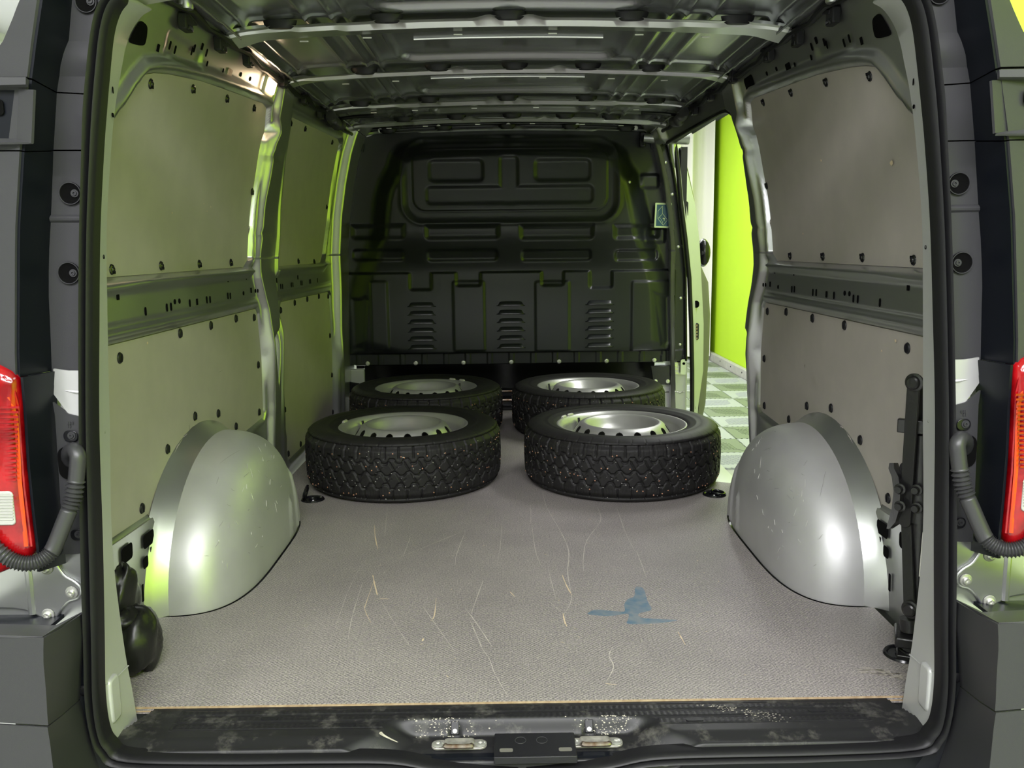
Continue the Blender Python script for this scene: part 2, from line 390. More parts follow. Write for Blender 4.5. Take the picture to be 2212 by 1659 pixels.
def make_wall(s):
    ys = np.concatenate([np.arange(.03, 1.25, .0085), np.arange(1.25, 1.62, .003), np.arange(1.62, 2.46, .010), np.arange(2.46, 2.86, .0045)]); zs = np.concatenate([np.arange(-.03, .60, .008), np.arange(.60, .78, .0045), np.arange(.78, 1.14, .009), np.arange(1.14, 1.372, .0055)])
    Y, Z = np.meshgrid(ys, zs, indexing='ij')
    X = s*(P(Z)-wall_bump(Y, Z, s))
    mask = None
    if s > 0:      # sliding door aperture
        ap = [(2.66, 1.262), (1.55, 1.247), (1.47, 1.225), (1.435, 1.202), (1.40, 1.114), (1.396, .997), (1.388, .879), (1.391, .789), (1.40, .699), (1.43, .605), (1.446, .511), (1.432, .387), (1.42, -.1), (2.70, -.1)]
        ap = [ap[0], ap[1]]+[tuple(q) for q in catmull([np.array(q) for q in ap[1:-2]], 6)]+ap[-2:]
        d = sdpoly(Y, Z, ap); mk = d > 0
        mask = mk[:-1, :-1]
        # pull grid vertices onto the aperture edge for a clean cut
        X = np.where((d < .02) & (d > -.012), X+s*.02*(1-sstep(.0, .02, d)), X)
    mesh = gridmesh('wall_sheet', X, Y, Z, M_['silver'], mask, flip=(s > 0))
    o = link('wall_left' if s < 0 else 'wall_right', mesh)
    struct(o, 'pressed silver metal %s side wall of the cargo bay, lined with grey boards' % LBL[s], 'wall')
    return o
WL = {s: make_wall(s) for s in (-1, 1)}
APR = [(2.66, 1.266), (2.2, 1.262), (1.8, 1.256), (1.55, 1.25), (1.47, 1.23), (1.43, 1.202), (1.397, 1.114), (1.392, .997), (1.384, .879), (1.387, .789), (1.396, .699), (1.425, .605), (1.440, .511), (1.428, .387), (1.418, .2), (1.416, .0)]
part('opening_seal', MB().tube([(float(P(q[1]))-.012, q[0], q[1]) for q in catmull(APR, 5)], .007, 8), M_['seal'], WL[1])

def curved_board(name, poly, s, parent, off=.004, thick=.004, edge=None):
    bm = bmesh.new(); vs = [bm.verts.new((0, y, z)) for y, z in poly]; f = bm.faces.new(vs)
    bmesh.ops.triangulate(bm, faces=[f])
    zmin, zmax = min(p[1] for p in poly), max(p[1] for p in poly)
    y = min(p[0] for p in poly)+.03
    while y < max(p[0] for p in poly):
        bmesh.ops.bisect_plane(bm, geom=bm.verts[:]+bm.edges[:]+bm.faces[:], plane_co=(0, y, 0), plane_no=(0, 1, 0)); y += .04
    z = zmin+.02
    while z < zmax:
        bmesh.ops.bisect_plane(bm, geom=bm.verts[:]+bm.edges[:]+bm.faces[:], plane_co=(0, 0, z), plane_no=(0, 0, 1)); z += .02
    def axis(e):
        d_ = e.verts[0].co-e.verts[1].co; return abs(d_.y) < 1e-5 or abs(d_.z) < 1e-5
    bmesh.ops.dissolve_edges(bm, edges=[e for e in bm.edges if len(e.link_faces) == 2 and not axis(e)], use_verts=False)
    for v in bm.verts: v.co.x = s*(float(P(v.co.z))+off)
    bmesh.ops.recalc_face_normals(bm, faces=bm.faces)
    if sum(fc.normal.x*fc.calc_area() for fc in bm.faces)*s > 0: bmesh.ops.reverse_faces(bm, faces=bm.faces)
    m = bpy.data.meshes.new(name); bm.to_mesh(m); bm.free(); m.materials.append(M_['panel'])
    m.polygons.foreach_set('use_smooth', [True]*len(m.polygons)); m.set_sharp_from_angle(angle=math.radians(30))
    o = part(name, m, None, parent); q = o.modifiers.new('thick', 'SOLIDIFY'); q.thickness = thick; q.offset = -1
    q = o.modifiers.new('edges', 'EDGE_SPLIT'); q.split_angle = math.radians(40)
    return o
def wall_at(y, z, s, off=0.0):
    dz = .004; x = float(P(z)); sl = (float(P(z+dz))-float(P(z-dz)))/(2*dz)
    n = Vector((-s, 0, s*sl*s*1.0 if s > 0 else sl)).normalized() if False else Vector((-s, 0, sl)).normalized()
    return frame((s*(x-off), y, z), n, (0, 1, 0))
# fasteners: black expanding plug with a split, small rivet for the upper boards
fa = MB().lathe([(0, .0035), (.007, .0042), (.0105, .003), (.0125, 0)], 14).box((0, 0, .0045), (.003, .016, .0022)); FAST = fa.mesh('board_fastener', M_['black'])
ri = MB().lathe([(0, .006), (.0045, .0055), (.006, .003), (.010, .0022), (.0115, 0)], 12).box((.004, -.006, .003), (.006, .006, .004)); RIV = ri.mesh('board_rivet', M_['gloss_black'])
hole_round = MB().lathe([(0, .0006), (.0062, .0006), (.0062, -.001)], 14).mesh('mounting_hole', M_['hole'])
hole_sq = MB().prism(rrect(.012, .016, .0015, 2), .0007).mesh('mounting_hole', M_['hole'])
hole_slot = MB().prism(rrect(.009, .019, .0044, 4), .0007).mesh('mounting_hole', M_['hole'])
FA_U = [SW(*p) for p in [(329, 181), (420, 192), (493, 213), (551, 233), (547, 414), (245, 582), (351, 574), (433, 570), (501, 567)]]
FA_L = [SW(*p) for p in [(392, 720), (458, 703), (512, 688), (551, 686), (560, 788), (562, 890), (512, 921), (474, 893), (424, 899), (365, 970), (310, 1098)]]+[(.335, .590)]
FA_FU = [SW(*p) for p in [(630, 266), (661, 278), (719, 307), (707, 447), (590, 564), (646, 564), (680, 565)]]
FA_FL = [SW(*p) for p in [(608, 670), (638, 654), (665, 646), (690, 640), (710, 640), (714, 725), (718, 810), (720, 890), (700, 911), (611, 778), (617, 885), (624.6, 980), (651, 959)]]
z5 = lambda x, y: (x/2.962, 500+y/2.962); z1 = lambda x, y: (x/2.962, y/2.962)
HOLES = [(SW(*z5(x, y)), k) for x, y, k in [(710, 414, 'q'), (891, 512, 's'), (1030, 487, 's'), (1057, 482, 's'), (1082, 450, 'r'), (1112, 446, 'r'), (1179, 459, 's'), (1226, 451, 'q'), (1290, 438, 's'), (1311, 436, 's'), (1427, 413, 's'), (1443, 413, 's'), (1529, 396, 'r'), (1578, 377, 'q'), (1607, 380, 'r'), (1622, 380, 'r'), (1427, 312, 'r'), (1546, 297, 'r')]]
HOLES_F = [(SW(*z5(x, y)), k) for x, y, k in [(1744, 314, 'q'), (1882, 294, 'q'), (1771, 353, 's'), (1783, 353, 's'), (1840, 342, 's'), (1850, 341, 's'), (1902, 330, 's'), (1910, 330, 's'), (1958, 321, 's'), (1965, 320, 's'), (2010, 313, 's')]]
HOLES_T = [(SW(*z1(x, y)), k) for x, y, k in [(1009, 307, 'q'), (1084, 290, 's'), (1117, 318, 's'), (1225, 327, 's'), (1241, 310, 's'), (1291, 298, 'q'), (1319, 338, 's'), (1321, 414, 's'), (1423, 460, 's'), (1540, 477, 'r'), (1600, 505, 'r')]]
HM = {'q': hole_sq, 's': hole_slot, 'r': hole_round}
for s in (-1, 1):
    W_ = WL[s]
    boards = [('upper', up_p, FA_U, RIV), ('lower', lo_p, FA_L, FAST)]
    if s < 0: boards += [('fu', fu_p, FA_FU, RIV), ('fl', fl_p, FA_FL, FAST)]
    for nm, poly, fs, fm in boards:
        b_ = curved_board('lining_board', poly, s, W_)
        for (y, z) in fs: link('board_fastener', fm, b_, wall_at(y, z, s, -.0035))
    for (y, z), k in HOLES+(HOLES_F if s < 0 else []): link('mounting_hole', HM[k], W_, wall_at(y, z, s, .0138))
    for (y, z), k in HOLES_T: link('mounting_hole', HM[k], W_, wall_at(y, z, s, .001))
    # big dark openings at the top corner of the wall
    for poly in ([z1(895, 125), z1(850, 195), z1(815, 270), z1(878, 290), z1(920, 290), z1(932, 240), z1(940, 165)],):
        pp = [SW(*p) for p in poly]; cy = sum(p[0] for p in pp)/len(pp); cz = sum(p[1] for p in pp)/len(pp)
        sl = float(P(cz+.004)-P(cz-.004))/.008; k = math.sqrt(1+sl*sl)
        M = wall_at(cy, cz, s, .0015); loc = [((p[0]-cy), (p[1]-cz)*k*(1 if (M.to_3x3() @ Vector((0, 1, 0))).z > 0 else -1)) for p in smoothpoly(pp, 2)]
        part('pillar_opening', MB().prism(loc, .0012, M), M_['hole'], W_, False)
    y, z = SW(*z1(1466, 467)); M = wall_at(y, z, s, .001)
    part('mounting_hole', MB().prism(rrect(.034, .022, .005), .001, M), M_['steel'] if s < 0 else M_['hole'], W_, False)
    if s > 0: part('pillar_opening', MB().prism(rrect(.085, .042, .012), .001, wall_at(1.245, 1.285, s, .002)), M_['hole'], W_, False)
    # slotted bracket plate under the lower board
    pl = [(.13, -.01), (.13, .225), (.43, .215), (.445, .19), (.415, .06), (.40, -.01)]
    br = curved_board('slotted_plate', pl, s, W_, -.010, .003); br.data.materials.clear(); br.data.materials.append(M_['silver'])
    for (cy, cz, a, b, ang) in ((.393, .178, .055, .032, 0), (.372, .132, .026, .026, 0), (.285, .185, .05, .035, 0), (.35, .070, .010, .040, 0), (.404, .150, .008, .012, 0)):
        link('mounting_hole', MB().prism(rrect(a, b, min(a, b)*.25, 3), .0006).mesh('mounting_hole', M_['hole'], False), br, wall_at(cy, cz, s, .0135))
    # edge flange round the wheel arch
    ring = MB(); V = []; n = 48
    for i in range(n+1):
        t = math.pi*i/n
        for r, x in ((.985, .770), (1.03, .805), (1.05, .815), (1.08, .829)): V.append((s*x, ARCH_Y-ARCH_A*r*math.cos(t), ARCH_H*r*math.sin(t)))
    ring.add(V, [(4*i+k, 4*i+k+1, 4*i+k+5, 4*i+k+4) if s < 0 else (4*i+k, 4*i+k+4, 4*i+k+5, 4*i+k+1) for i in range(n) for k in range(3)])
    part('arch_flange', ring, M_['silver'], W_, angle=60)

# chips where the board laminate is knocked through
for s, px, py, r in ((1, 1926, 352, .007), (1, 1774, 347, .004), (1, 1935, 736, .005), (1, 1905, 758, .003), (1, 1735, 505, .003), (-1, 318, 741, .004), (-1, 371, 460, .003), (-1, 455, 447, .0025), (-1, 447, 456, .002), (-1, 440, 440, .002)):
    y, z = SW(px, py, s); rnd = random.Random(px)
    brd = [c for c in WL[s].children if c.name.startswith('lining_board')][0 if z > .75 else 1]
    part('chip', MB().prism([(r*rnd.uniform(.6, 1.3)*math.cos(a), r*rnd.uniform(.4, .9)*math.sin(a)) for a in np.linspace(0, 5.6, 9)], .0005, wall_at(y, z, s, .0003)), M_['scratch'], brd, False)
# wheel arches
for s in (-1, 1):
    th = np.linspace(0, math.pi, 160); t = np.linspace(0, math.pi/2, 60)
    TH, TT = np.meshgrid(th, t, indexing='ij'); p_ = .55
    SX = np.sin(TT)**p_; SS = np.maximum(np.cos(TT), 0)**p_
    Y = ARCH_Y-ARCH_A*SS*np.cos(TH); Z = ARCH_H*SS*np.sin(TH); X = -.83+.20*SX
    rib = (gauss(Y, .90, .008)*(1-sstep(.10, .125, Z))*sstep(0, .015, Z)+gauss(Y, .985, .009)*(1-sstep(.16, .19, Z))*sstep(0, .015, Z)+gauss(Y, 1.06, .010)*(1-sstep(.15, .17, Z)))
    X = X+.008*rib*(SX > .5)
    X = X-.006*sstep(.03, .0, Z)*0
    o = part('wheel_arch', gridmesh('wheel_arch', X*(-s), Y, Z, M_['arch'], flip=(s < 0)), None, None)
    tag(o, 'scuffed silver wheel arch hump on the %s side of the load floor' % LBL[s], 'wheel arch', None)
    o['kind'] = 'structure'
    A2, B2 = MB(), MB(); rnd = random.Random(11+s)
    def arch_pt(th_, t_): 
        sx_, ss_ = math.sin(t_)**.55, max(math.cos(t_), 0)**.55
        return Vector((s*(.83-.20*sx_-.0012), ARCH_Y-ARCH_A*1.003*ss_*math.cos(th_), ARCH_H*1.004*ss_*math.sin(th_)))
    for i in range(46):
        th_, t_ = rnd.uniform(.25, 1.9), rnd.uniform(.35, 1.35); a_ = rnd.uniform(0, 6.3); l_ = rnd.uniform(.02, .10)*(3 if i % 14 == 0 else 1); w_ = rnd.uniform(.0012, .0035)
        pts = [arch_pt(th_+math.cos(a_)*l_*k/4+rnd.uniform(-.004, .004), t_+math.sin(a_)*l_*k/4) for k in range(5)]
        (A2 if i % 2 else B2).tube(pts, [.0003, .0006, .0007, .0006, .0003], 4, flat=.6)
    for b_, mt in ((A2, 'skirt'), (B2, 'clear')):
        q_ = part('scratch', b_, M_[mt], o); q_['kind'] = 'stuff'
# ================================================================ load floor
def arch_line(s, g=.006):
    out = []
    for i in range(25):
        t = math.pi/2*i/24; out.append((s*(-.83+(.20+g)*math.sin(t)**.55)*-1 if s > 0 else -.83+(.20+g)*math.sin(t)**.55, (ARCH_A+g)*math.cos(t)**.55 if i < 24 else 0.0))
    return out
al = arch_line(-1)
left = [(-.80, 0), (-.80, ARCH_Y-ARCH_A-.006)]+[(x, ARCH_Y-d) for x, d in al[1:]]+[(x, ARCH_Y+d) for x, d in al[::-1][1:-1]]+[(-.80, ARCH_Y+ARCH_A+.006), (-.80, 2.78)]
right = [(-x, y) for x, y in left[:-2]]+[(.800, ARCH_Y+ARCH_A+.006), (.80, 1.30), (.79, 1.36), (.76, 1.40), (.70, 1.43), (.665, 1.47), (.66, 1.55), (.66, 2.60), (.70, 2.72), (.80, 2.78)]
m = MB().prism(right+left[::-1], .012, Matrix.Translation((0, 0, -.012)))
board = part('floor', m, M_['board'], None, False); struct(board, 'worn grey plywood load floor with scratches and a blue paint stain', 'floor')
for i, (z0, mt) in enumerate(((-.0015, 'woodedge'), (-.0045, 'board'), (-.0075, 'woodedge'), (-.0105, 'board'))):
    part('plywood_edge', MB().box((0, -.0012, z0-.0008), (1.596, .003, .0027)), M_[mt], board, False)
under = part('floor_pan', MB().box((0, 1.38, -.035), (1.60, 2.72, .02)), M_['silver'], board, False)
part('door_step', MB().box((.80, 2.03, -.24), (.22, 1.24, .02)), M_['tile_dark'], board, False, bevel=.004)
z8 = lambda x, y: (700+x/2.5176, 1000+y/2.5176)
def ribbon(b_, pts, w_, z=.0004):
    pts = catmull(pts, 5); n = len(pts); V = []
    for i, p in enumerate(pts):
        t = pts[min(i+1, n-1)]-pts[max(i-1, 0)]; t = t/np.linalg.norm(t); nn = np.array([-t[1], t[0]]); k = w_*.5*(.35+.65*math.sin(math.pi*(i+.5)/n))*random.uniform(.5, 1.3)
        V += [(p[0]+nn[0]*k, p[1]+nn[1]*k, z), (p[0]-nn[0]*k, p[1]-nn[1]*k, z)]
    b_.add(V, [(2*i, 2*i+1, 2*i+3, 2*i+2) for i in range(n-1)])
A, B = MB(), MB()
for wd, tgt, pl in [(2.6, A, [(275, 340), (278, 400), (292, 470)]), (1, B, [(345, 240), (330, 400)]), (1.2, B, [(470, 405), (430, 510)]), (1.2, B, [(800, 355), (640, 420), (445, 500)]), (1.2, B, [(770, 370), (720, 500), (713, 560)]), (3.6, A, [(265, 610), (275, 660), (290, 720)]), (1.6, A, [(268, 650), (230, 760), (222, 800), (255, 870)]), (1.8, A, [(610, 735), (600, 830), (580, 860)]), (1.2, B, [(540, 785), (600, 870), (710, 1025)]), (1.8, B, [(770, 795), (820, 860), (915, 1000)]), (1.6, B, [(790, 850), (835, 950), (860, 1010)]), (1.4, B, [(865, 640), (800, 820)]), (1.5, B, [(1190, 160), (1210, 240), (1290, 380), (1330, 480), (1325, 600), (1345, 740), (1300, 830)]), (3, A, [(1300, 820), (1308, 860), (1320, 890)]), (1, B, [(1125, 230), (1125, 330)]), (1.3, B, [(1480, 230), (1505, 310), (1430, 420), (1410, 520), (1412, 590)]), (3, A, [(1295, 610), (1320, 670), (1348, 720)]), (1.7, B, [(1570, 1000), (1550, 1050), (1575, 1110), (1535, 1190)]), (1.2, B, [(130, 960), (155, 830), (210, 650)]), (2.4, A, [(1925, 920), (1965, 990)]), (1.2, B, [(860, 1010), (900, 1070), (930, 1150), (1000, 1270)]), (2.2, A, [(300, 740), (350, 740)]), (1, B, [(1220, 580), (1260, 740)]), (1, B, [(315, 760), (400, 900), (470, 1000)]), (2, A, [(1530, 1200), (1590, 1207)]), (2.6, A, [(1010, 700), (1040, 730)]), (3, A, [(540, 955), (535, 970)]), (1, B, [(1130, 340), (1150, 480), (1180, 560)]), (.8, B, [(965, 330), (960, 440), (940, 560)]), (.8, B, [(60, 900), (130, 700), (200, 560)]), (1, B, [(1240, 770), (1300, 820)]), (1, B, [(1700, 480), (1760, 640)]), (.9, B, [(1590, 240), (1640, 380), (1690, 480)])]:
    ribbon(tgt, [S(*z8(*p), z=0)[:2] for p in pl], wd*.0011)
for i in range(150):   # nicks
    x, y = random.uniform(-.62, .62), random.uniform(.02, 1.1); a = random.uniform(0, 6.3); l = random.uniform(.002, .010)
    ribbon(A if i % 3 == 0 else B, [(x, y), (x+l*math.cos(a)*.5, y+l*math.sin(a)*.5), (x+l*math.cos(a), y+l*math.sin(a))], .0016)
for b_, mt in ((A, 'scratch'), (B, 'scratch2')):
    o = part('scratch', b_, M_[mt], board, False); o['kind'] = 'stuff'
pl = [S(*z8(*p), z=0) for p in [(1690, 670), (1740, 680), (1760, 760), (1790, 800), (1700, 820), (1720, 845), (1830, 850), (1945, 855), (1800, 875), (1640, 878), (1655, 850), (1660, 815), (1560, 835), (1420, 825), (1470, 795), (1600, 810), (1640, 810), (1630, 770), (1650, 740), (1690, 730)]]
part('paint_stain', MB().prism([(p[0], p[1]) for p in smoothpoly([tuple(q[:2]) for q in pl], 2)], .0003, Matrix.Translation((0, 0, .0001))), M_['stain'], board, False)
pl = MB()
for i in range(46):
    x = random.uniform(1858, 1955); yy = 1446+(x-1858)*.17+random.uniform(-6, 6); c = S(x, yy, z=0)
    ribbon(pl, [(c[0]-.010, c[1]), (c[0], c[1]+random.uniform(-.001, .001)), (c[0]+.012, c[1]-.001)], .0022)
o = part('paint_scuff', pl, M_['scuff'], board, False); o['kind'] = 'stuff'

# ================================================================ roof
xs = np.arange(-.70, .7001, .008); ys = np.arange(.03, 2.86, .0055)
Xc, Yc = np.meshgrid(xs, ys, indexing='ij'); aX = np.abs(Xc)
Zc = 1.388-.022*(Xc/.66)**2-.030*sstep(.655, .70, aX)
Zc -= .016*gauss(aX, .650, .010)
for xr, wd in ((.30, .010), (.395, .008), (.435, .008), (.50, .007)):
    Zc -= .009*gauss(aX, xr, wd)*(1 if xr > .3 else 0)
BOWS = [(.780, .066), (1.375, .045), (1.955, .058), (2.41, .045)]
BEADS = []
edges = [.03, .815, 1.375, 1.955, 2.41]
for i in range(4):
    a, b = edges[i]+.08, edges[i+1]-.045
    d = sdbox(Xc, Yc, -.33, .33, a, b, .05); Zc += .014*(1-sstep(-.012, .012, d)); Zc -= .004*gauss(d, .004, .010)
    yc = a+(b-a)*.55; BEADS.append(yc)
    Zc -= .008*gauss(Yc, edges[i+1]-.03, .012)
roof = link('ceiling', gridmesh('roof_skin', Xc, Yc, Zc, M_['silver_roof'], flip=True)); struct(roof, 'bare silver sheet metal roof of the cargo bay with cross members', 'ceiling')
for yc in BEADS:
    part('roof_bead', MB().tube([(x, yc, 1.400-.022*(x/.66)**2) for x in np.linspace(-.27, .27, 30)], .0045, 8), M_['silver'], roof)
for bi, (yb, dp) in enumerate(BOWS+[(2.74, .05)]):
    n = 120; V = []; F = []
    hw = .690
    for i in range(n+1):
        x = -hw+2*hw*i/n; ax = abs(x)
        zt = 1.388-.022*(x/.66)**2-.010*max(0, (ax-.60)/.1)**2
        pad = sum(float(gauss(ax, c, .035)**2) for c in ((.05, .30, .56) if bi % 2 == 0 else (.16, .45)))
        step_ = .008*float(sstep(.40, .43, ax))+.006*float(sstep(.52, .54, ax)) if bi % 2 == 0 else .010*float(sstep(.6, .66, ax))
        zb = zt-.022-(.020 if bi != 1 else .016)
        flare = 1+.5*float(sstep(hw-.09, hw, ax))
        y0_ = yb-.012*(flare-1)
        V += [(x, y0_-.012, zt-.020-.008*(1-min(pad, 1))), (x, y0_, zt-.022-.008*(1-min(pad, 1))), (x, y0_+.006, zb+.012+step_), (x, y0_+.014, zb+step_*.6), (x, y0_+dp*flare-.006, zb+.002), (x, y0_+dp*flare, zb+.010), (x, y0_+dp*flare+.002, zt-.018), (x, y0_+dp*flare+.016, zt-.016)]
    for i in range(n):
        for k in range(7): F.append((8*i+k, 8*i+k+1, 8*i+k+9, 8*i+k+8))
    part('roof_bow', MB().add(V, F), M_['silver'], roof, angle=40)
    for x in ((-.56, -.30, 0, .30, .56) if bi % 2 == 0 else (-.45, -.22, .02, .25, .45)):
        zt = 1.384-.022*(x/.66)**2
        part('adhesive_pad', MB().lathe([(0, -.016), (.018, -.015), (.026, -.006), (.028, .004)], 12, Matrix.Translation((x, yb-.004, zt-.012)) @ Matrix.Diagonal((1.5, .5, 1, 1))), M_['black'], roof)
    for x in (-.52, -.36, -.13, .11, .33, .50):
        zt = 1.384-.022*(x/.66)**2
        part('spot_clip', MB().box((x, yb+dp+.006, zt-.042), (.022, .004, .003)), M_['bolt'], roof, False)
# longitudinal roof rails, crinkled film strip and the two stubs at the rear corners
for s in (-1, 1):
    ys = np.linspace(.03, 2.80, 180); v = np.linspace(0, 1, 12); Yr, Vr = np.meshgrid(ys, v, indexing='ij')
    Xr = s*(.664+.045*Vr); Zr = 1.334+.008*np.sin(Vr*math.pi)-.0*Vr+.0015*np.sin(Yr*61+Vr*9)*np.sin(Yr*17)-.012*gauss(Vr, .1, .12)
    part('roof_rail', gridmesh('roof_rail', Xr, Yr, Zr, M_['silver_roof'], flip=(s > 0)), None, roof)
    p = S(381, 22, x=-.60)
    part('hinge_stub', MB().lathe([(0, -.036), (.013, -.036), (.015, -.033), (.015, -.006), (.016, 0)], 18, Matrix.Translation((s*.690, .50, 1.352))), M_['silver'], roof)
    part('hinge_cap', MB().lathe([(0, .008), (.03, .006), (.034, 0), (.034, -.006)], 20, Matrix.Translation((s*.690, .42, 1.352))), M_['black'], roof)
# outer skins that close the van body
body = thing('van_body', 'outer skin of the silver cargo van around the load bay', 'van body', (0, 1.4, 0)); body['kind'] = 'structure'
V = []
prof = [(-.93, -.38), (-.95, .2), (-.94, .7), (-.90, .93), (-.83, 1.09), (-.778, 1.18), (-.765, 1.28), (-.73, 1.38), (-.62, 1.43), (0, 1.46)]
def skin(name, pr, y0, y1, mt, flip=False):
    V = [(x, y, z) for y in (y0, y1) for x, z in pr]; n = len(pr)
    F = [(i, i+1, n+i+1, n+i) if not flip else (i, n+i, n+i+1, i+1) for i in range(n-1)]
    part(name, MB().add(V, F), M_[mt], body, angle=50)
skin('body_side', prof, .05, 4.6, 'silver', True)
skin('roof_side', [(-x, z) for x, z in prof[6:]], .05, 4.6, 'silver')
skin('body_side', [(-x, z) for x, z in prof[:7]], .05, 1.40, 'silver')
part('underbody', MB().box((0, 2.2, -.40), (1.7, 4.6, .04)), M_['black'], body, False)
# ================================================================ bulkhead
BY = 2.75
def cp(u, v, y=2.68):
    p = S(700+u/2.765, 270+v/2.765, y=y); return float(p[0]), float(p[2])
def hw(z): return np.interp(z, [.24, .7, 1.0, 1.2, 1.30, 1.34], [.862, .850, .812, .775, .745, .70])
U = np.linspace(-1, 1, 420); Vv = np.linspace(0, 1, 300); Ug, Vg = np.meshgrid(U, Vv, indexing='ij')
ztop = 1.392-.030*np.abs(Ug)**2.2-.02*sstep(.9, 1, np.abs(Ug)); Z = .243+Vg*(ztop-.243); X = Ug*hw(np.minimum(Z, 1.32))
sym = lambda poly: poly
out_ = [cp(*p) for p in [(345, 235), (368, 150), (430, 90), (520, 62), (800, 40), (1120, 32), (1450, 36), (1680, 52), (1780, 80), (1835, 140), (1862, 215), (1915, 290), (1955, 470), (1985, 640), (2050, 800), (2095, 980), (2100, 1500), (125, 1500), (118, 1000), (180, 820), (250, 640), (262, 450), (290, 330)]]
out_ = smoothpoly(out_, 2)
d = sdpoly(X, Z, out_)
z_a, z_b = cp(1100, 585)[1], cp(1100, 905)[1]
lev = .045+.060*sstep(z_b, z_a, Z)
D = lev*(1-sstep(-.120, .0, d))
D = np.where(Z < cp(1100, 1362)[1], 0, D)
def rb(u0, v0, u1, v1, r):
    (xa, za), (xb, zb) = cp(u0, v0), cp(u1, v1); return sdbox(X, Z, min(xa, xb), max(xa, xb), min(za, zb), max(za, zb), r)
def emb(dd, h, w_=.007):
    global D; w_ *= 1.5; D = D+h*.7*(1-sstep(-w_, w_, dd))
w1 = rb(480, 92, 1735, 560, .085); emb(w1, -.016, .012)
D += .004*gauss(rb(455, 78, 1760, 580, .10), 0, .010)
w2 = rb(525, 147, 1690, 503, .06); emb(w2, .006, .005); D -= .003*gauss(w2, .003, .003)
for q in ((630, 215, 950, 335), (1260, 212, 1585, 330)): emb(rb(*q, .022), -.012, .008)
tt = np.minimum(rb(1050, 190, 1158, 470, .02), rb(615, 375, 1600, 462, .02)); emb(tt, -.012, .008)
for a, b in ((150, 480), (612, 1040), (1175, 1600), (1735, 2010)):
    emb(np.maximum(rb(a, 560, b, 672, .015), rb(a-40, 605, b+40, 720, .02)), -.022, .010)
    emb(rb(a, 742, b, 812, .022), -.016, .010)
    D += .004*gauss(rb(a, 742, b, 812, .022), 0, .008)
# castellated edge between sloping band and lower panel
low = rb(120, 890, 2100, 1365, .004)
tabs = np.minimum.reduce([rb(505, 800, 640, 985, .012), rb(785, 800, 935, 960, .012), rb(1300, 800, 1432, 957, .012), rb(1590, 800, 1722, 972, .012)])
lowm = (1-sstep(-.006, .006, low))
D = D+.013*lowm*sstep(-.010, .010, tabs)
for a, b, h in ((272, 388, .010), (768, 962, .010), (1262, 1466, .010), (1840, 2092, .010)):
    emb(rb(a, 935, b, 1352, .010), h, .005)
for pl in ([(158, 1045), (205, 1045), (245, 1028), (258, 1050), (232, 1345), (172, 1350)], [(1968, 1000), (2062, 1030), (2068, 1300), (2050, 1330), (2020, 1322)]):
    e = sdpoly(X, Z, [cp(*p) for p in pl]); emb(e, -.010, .008)
for q in ((1905, 290, 2010, 370), (1925, 615, 2050, 700)): emb(rb(*q, .012), .012, .007)
D = np.where(Z < cp(1100, 1366)[1], .004+.004*(np.abs(((X+.9) % .107)-.053) < .012), D)
D += .006*gauss(Z, 1.384-.03*np.abs(Ug)**2.2, .006)
bulk = thing('bulkhead', 'black pressed steel bulkhead with embossed window shape and three columns of vents', 'bulkhead', (0, BY, .24))
part('bulkhead_panel', gridmesh('bulkhead_panel', X, BY-D, Z, M_['bulk']), None, bulk)
def dep(x, z):
    i = np.argmin((X-x)**2+(Z-z)**2); return BY-float(D.ravel()[i])
boltm = MB().lathe([(0, .007), (.005, .007), (.0055, .004), (.0095, .0035), (.0115, 0)], 16).mesh('bolt', M_['bolt'])
TO_CAM = lambda x, y, z: frame((x, y, z), (0, -1, 0), (1, 0, 0))
for (u, v) in [(337, 35), (684, 12), (1100, 2), (1513, 4), (1860, 19), (262, 1423), (549, 1421), (833, 1418), (1118, 1414), (1403, 1411), (1686, 1408), (1971, 1402)]:
    x, z = cp(u, v, BY); link('bolt', boltm, bulk, TO_CAM(x, BY-.008, z))
small = MB().lathe([(0, .005), (.004, .0045), (.0055, .002), (.0075, 0)], 14).mesh('rivet', M_['bolt'])
for (u, v) in [(166, 246), (130, 441), (101, 754), (94, 1063), (104, 1338), (2038, 225), (2078, 415), (2115, 728), (2129, 1035), (2125, 1311), (1810, 348)]:
    x, z = cp(u, v, BY); y = dep(x, z) if u == 1810 else BY-.003
    link('rivet', small, bulk, TO_CAM(x, y-.001, z))
# vents: raised hoods open on the lower side
n, k = 22, 7; V = []; F = []
for i in range(n+1):
    a = -1+2*i/n; e = (1-abs(a)**5)**.5
    for j in range(k+1):
        b = j/k; V.append((a*.068*(1-.14*b), .014*e*math.sin(math.pi/2*(1-b)) if b else .014*e, -.010+.021*b*(e**.35)))
F = [(i*(k+1)+j, (i+1)*(k+1)+j, (i+1)*(k+1)+j+1, i*(k+1)+j+1) for i in range(n) for j in range(k)]
hood = MB().add(V, F); hoodm = hood.mesh('vent_hood', M_['bulk'], angle=80)
slit = MB().box((0, .001, -.0105), (.138, .003, .0034)).mesh('vent_slit', M_['hole'], False)
for uc, dx in ((583, .5), (1115, .3), (1646, -.3)):
    for r in range(6):
        u = uc+dx*r*2.2; v = 1065+r*50.5-(uc-1115)*.012
        x, z = cp(u, v, 2.70); y = dep(x, z)
        M = Matrix(((1, 0, 0, x), (0, -1, 0, y), (0, 0, 1, z), (0, 0, 0, 1)))
        h_ = link('vent_hood', hoodm, bulk, M); link('vent_slit', slit, h_, M)
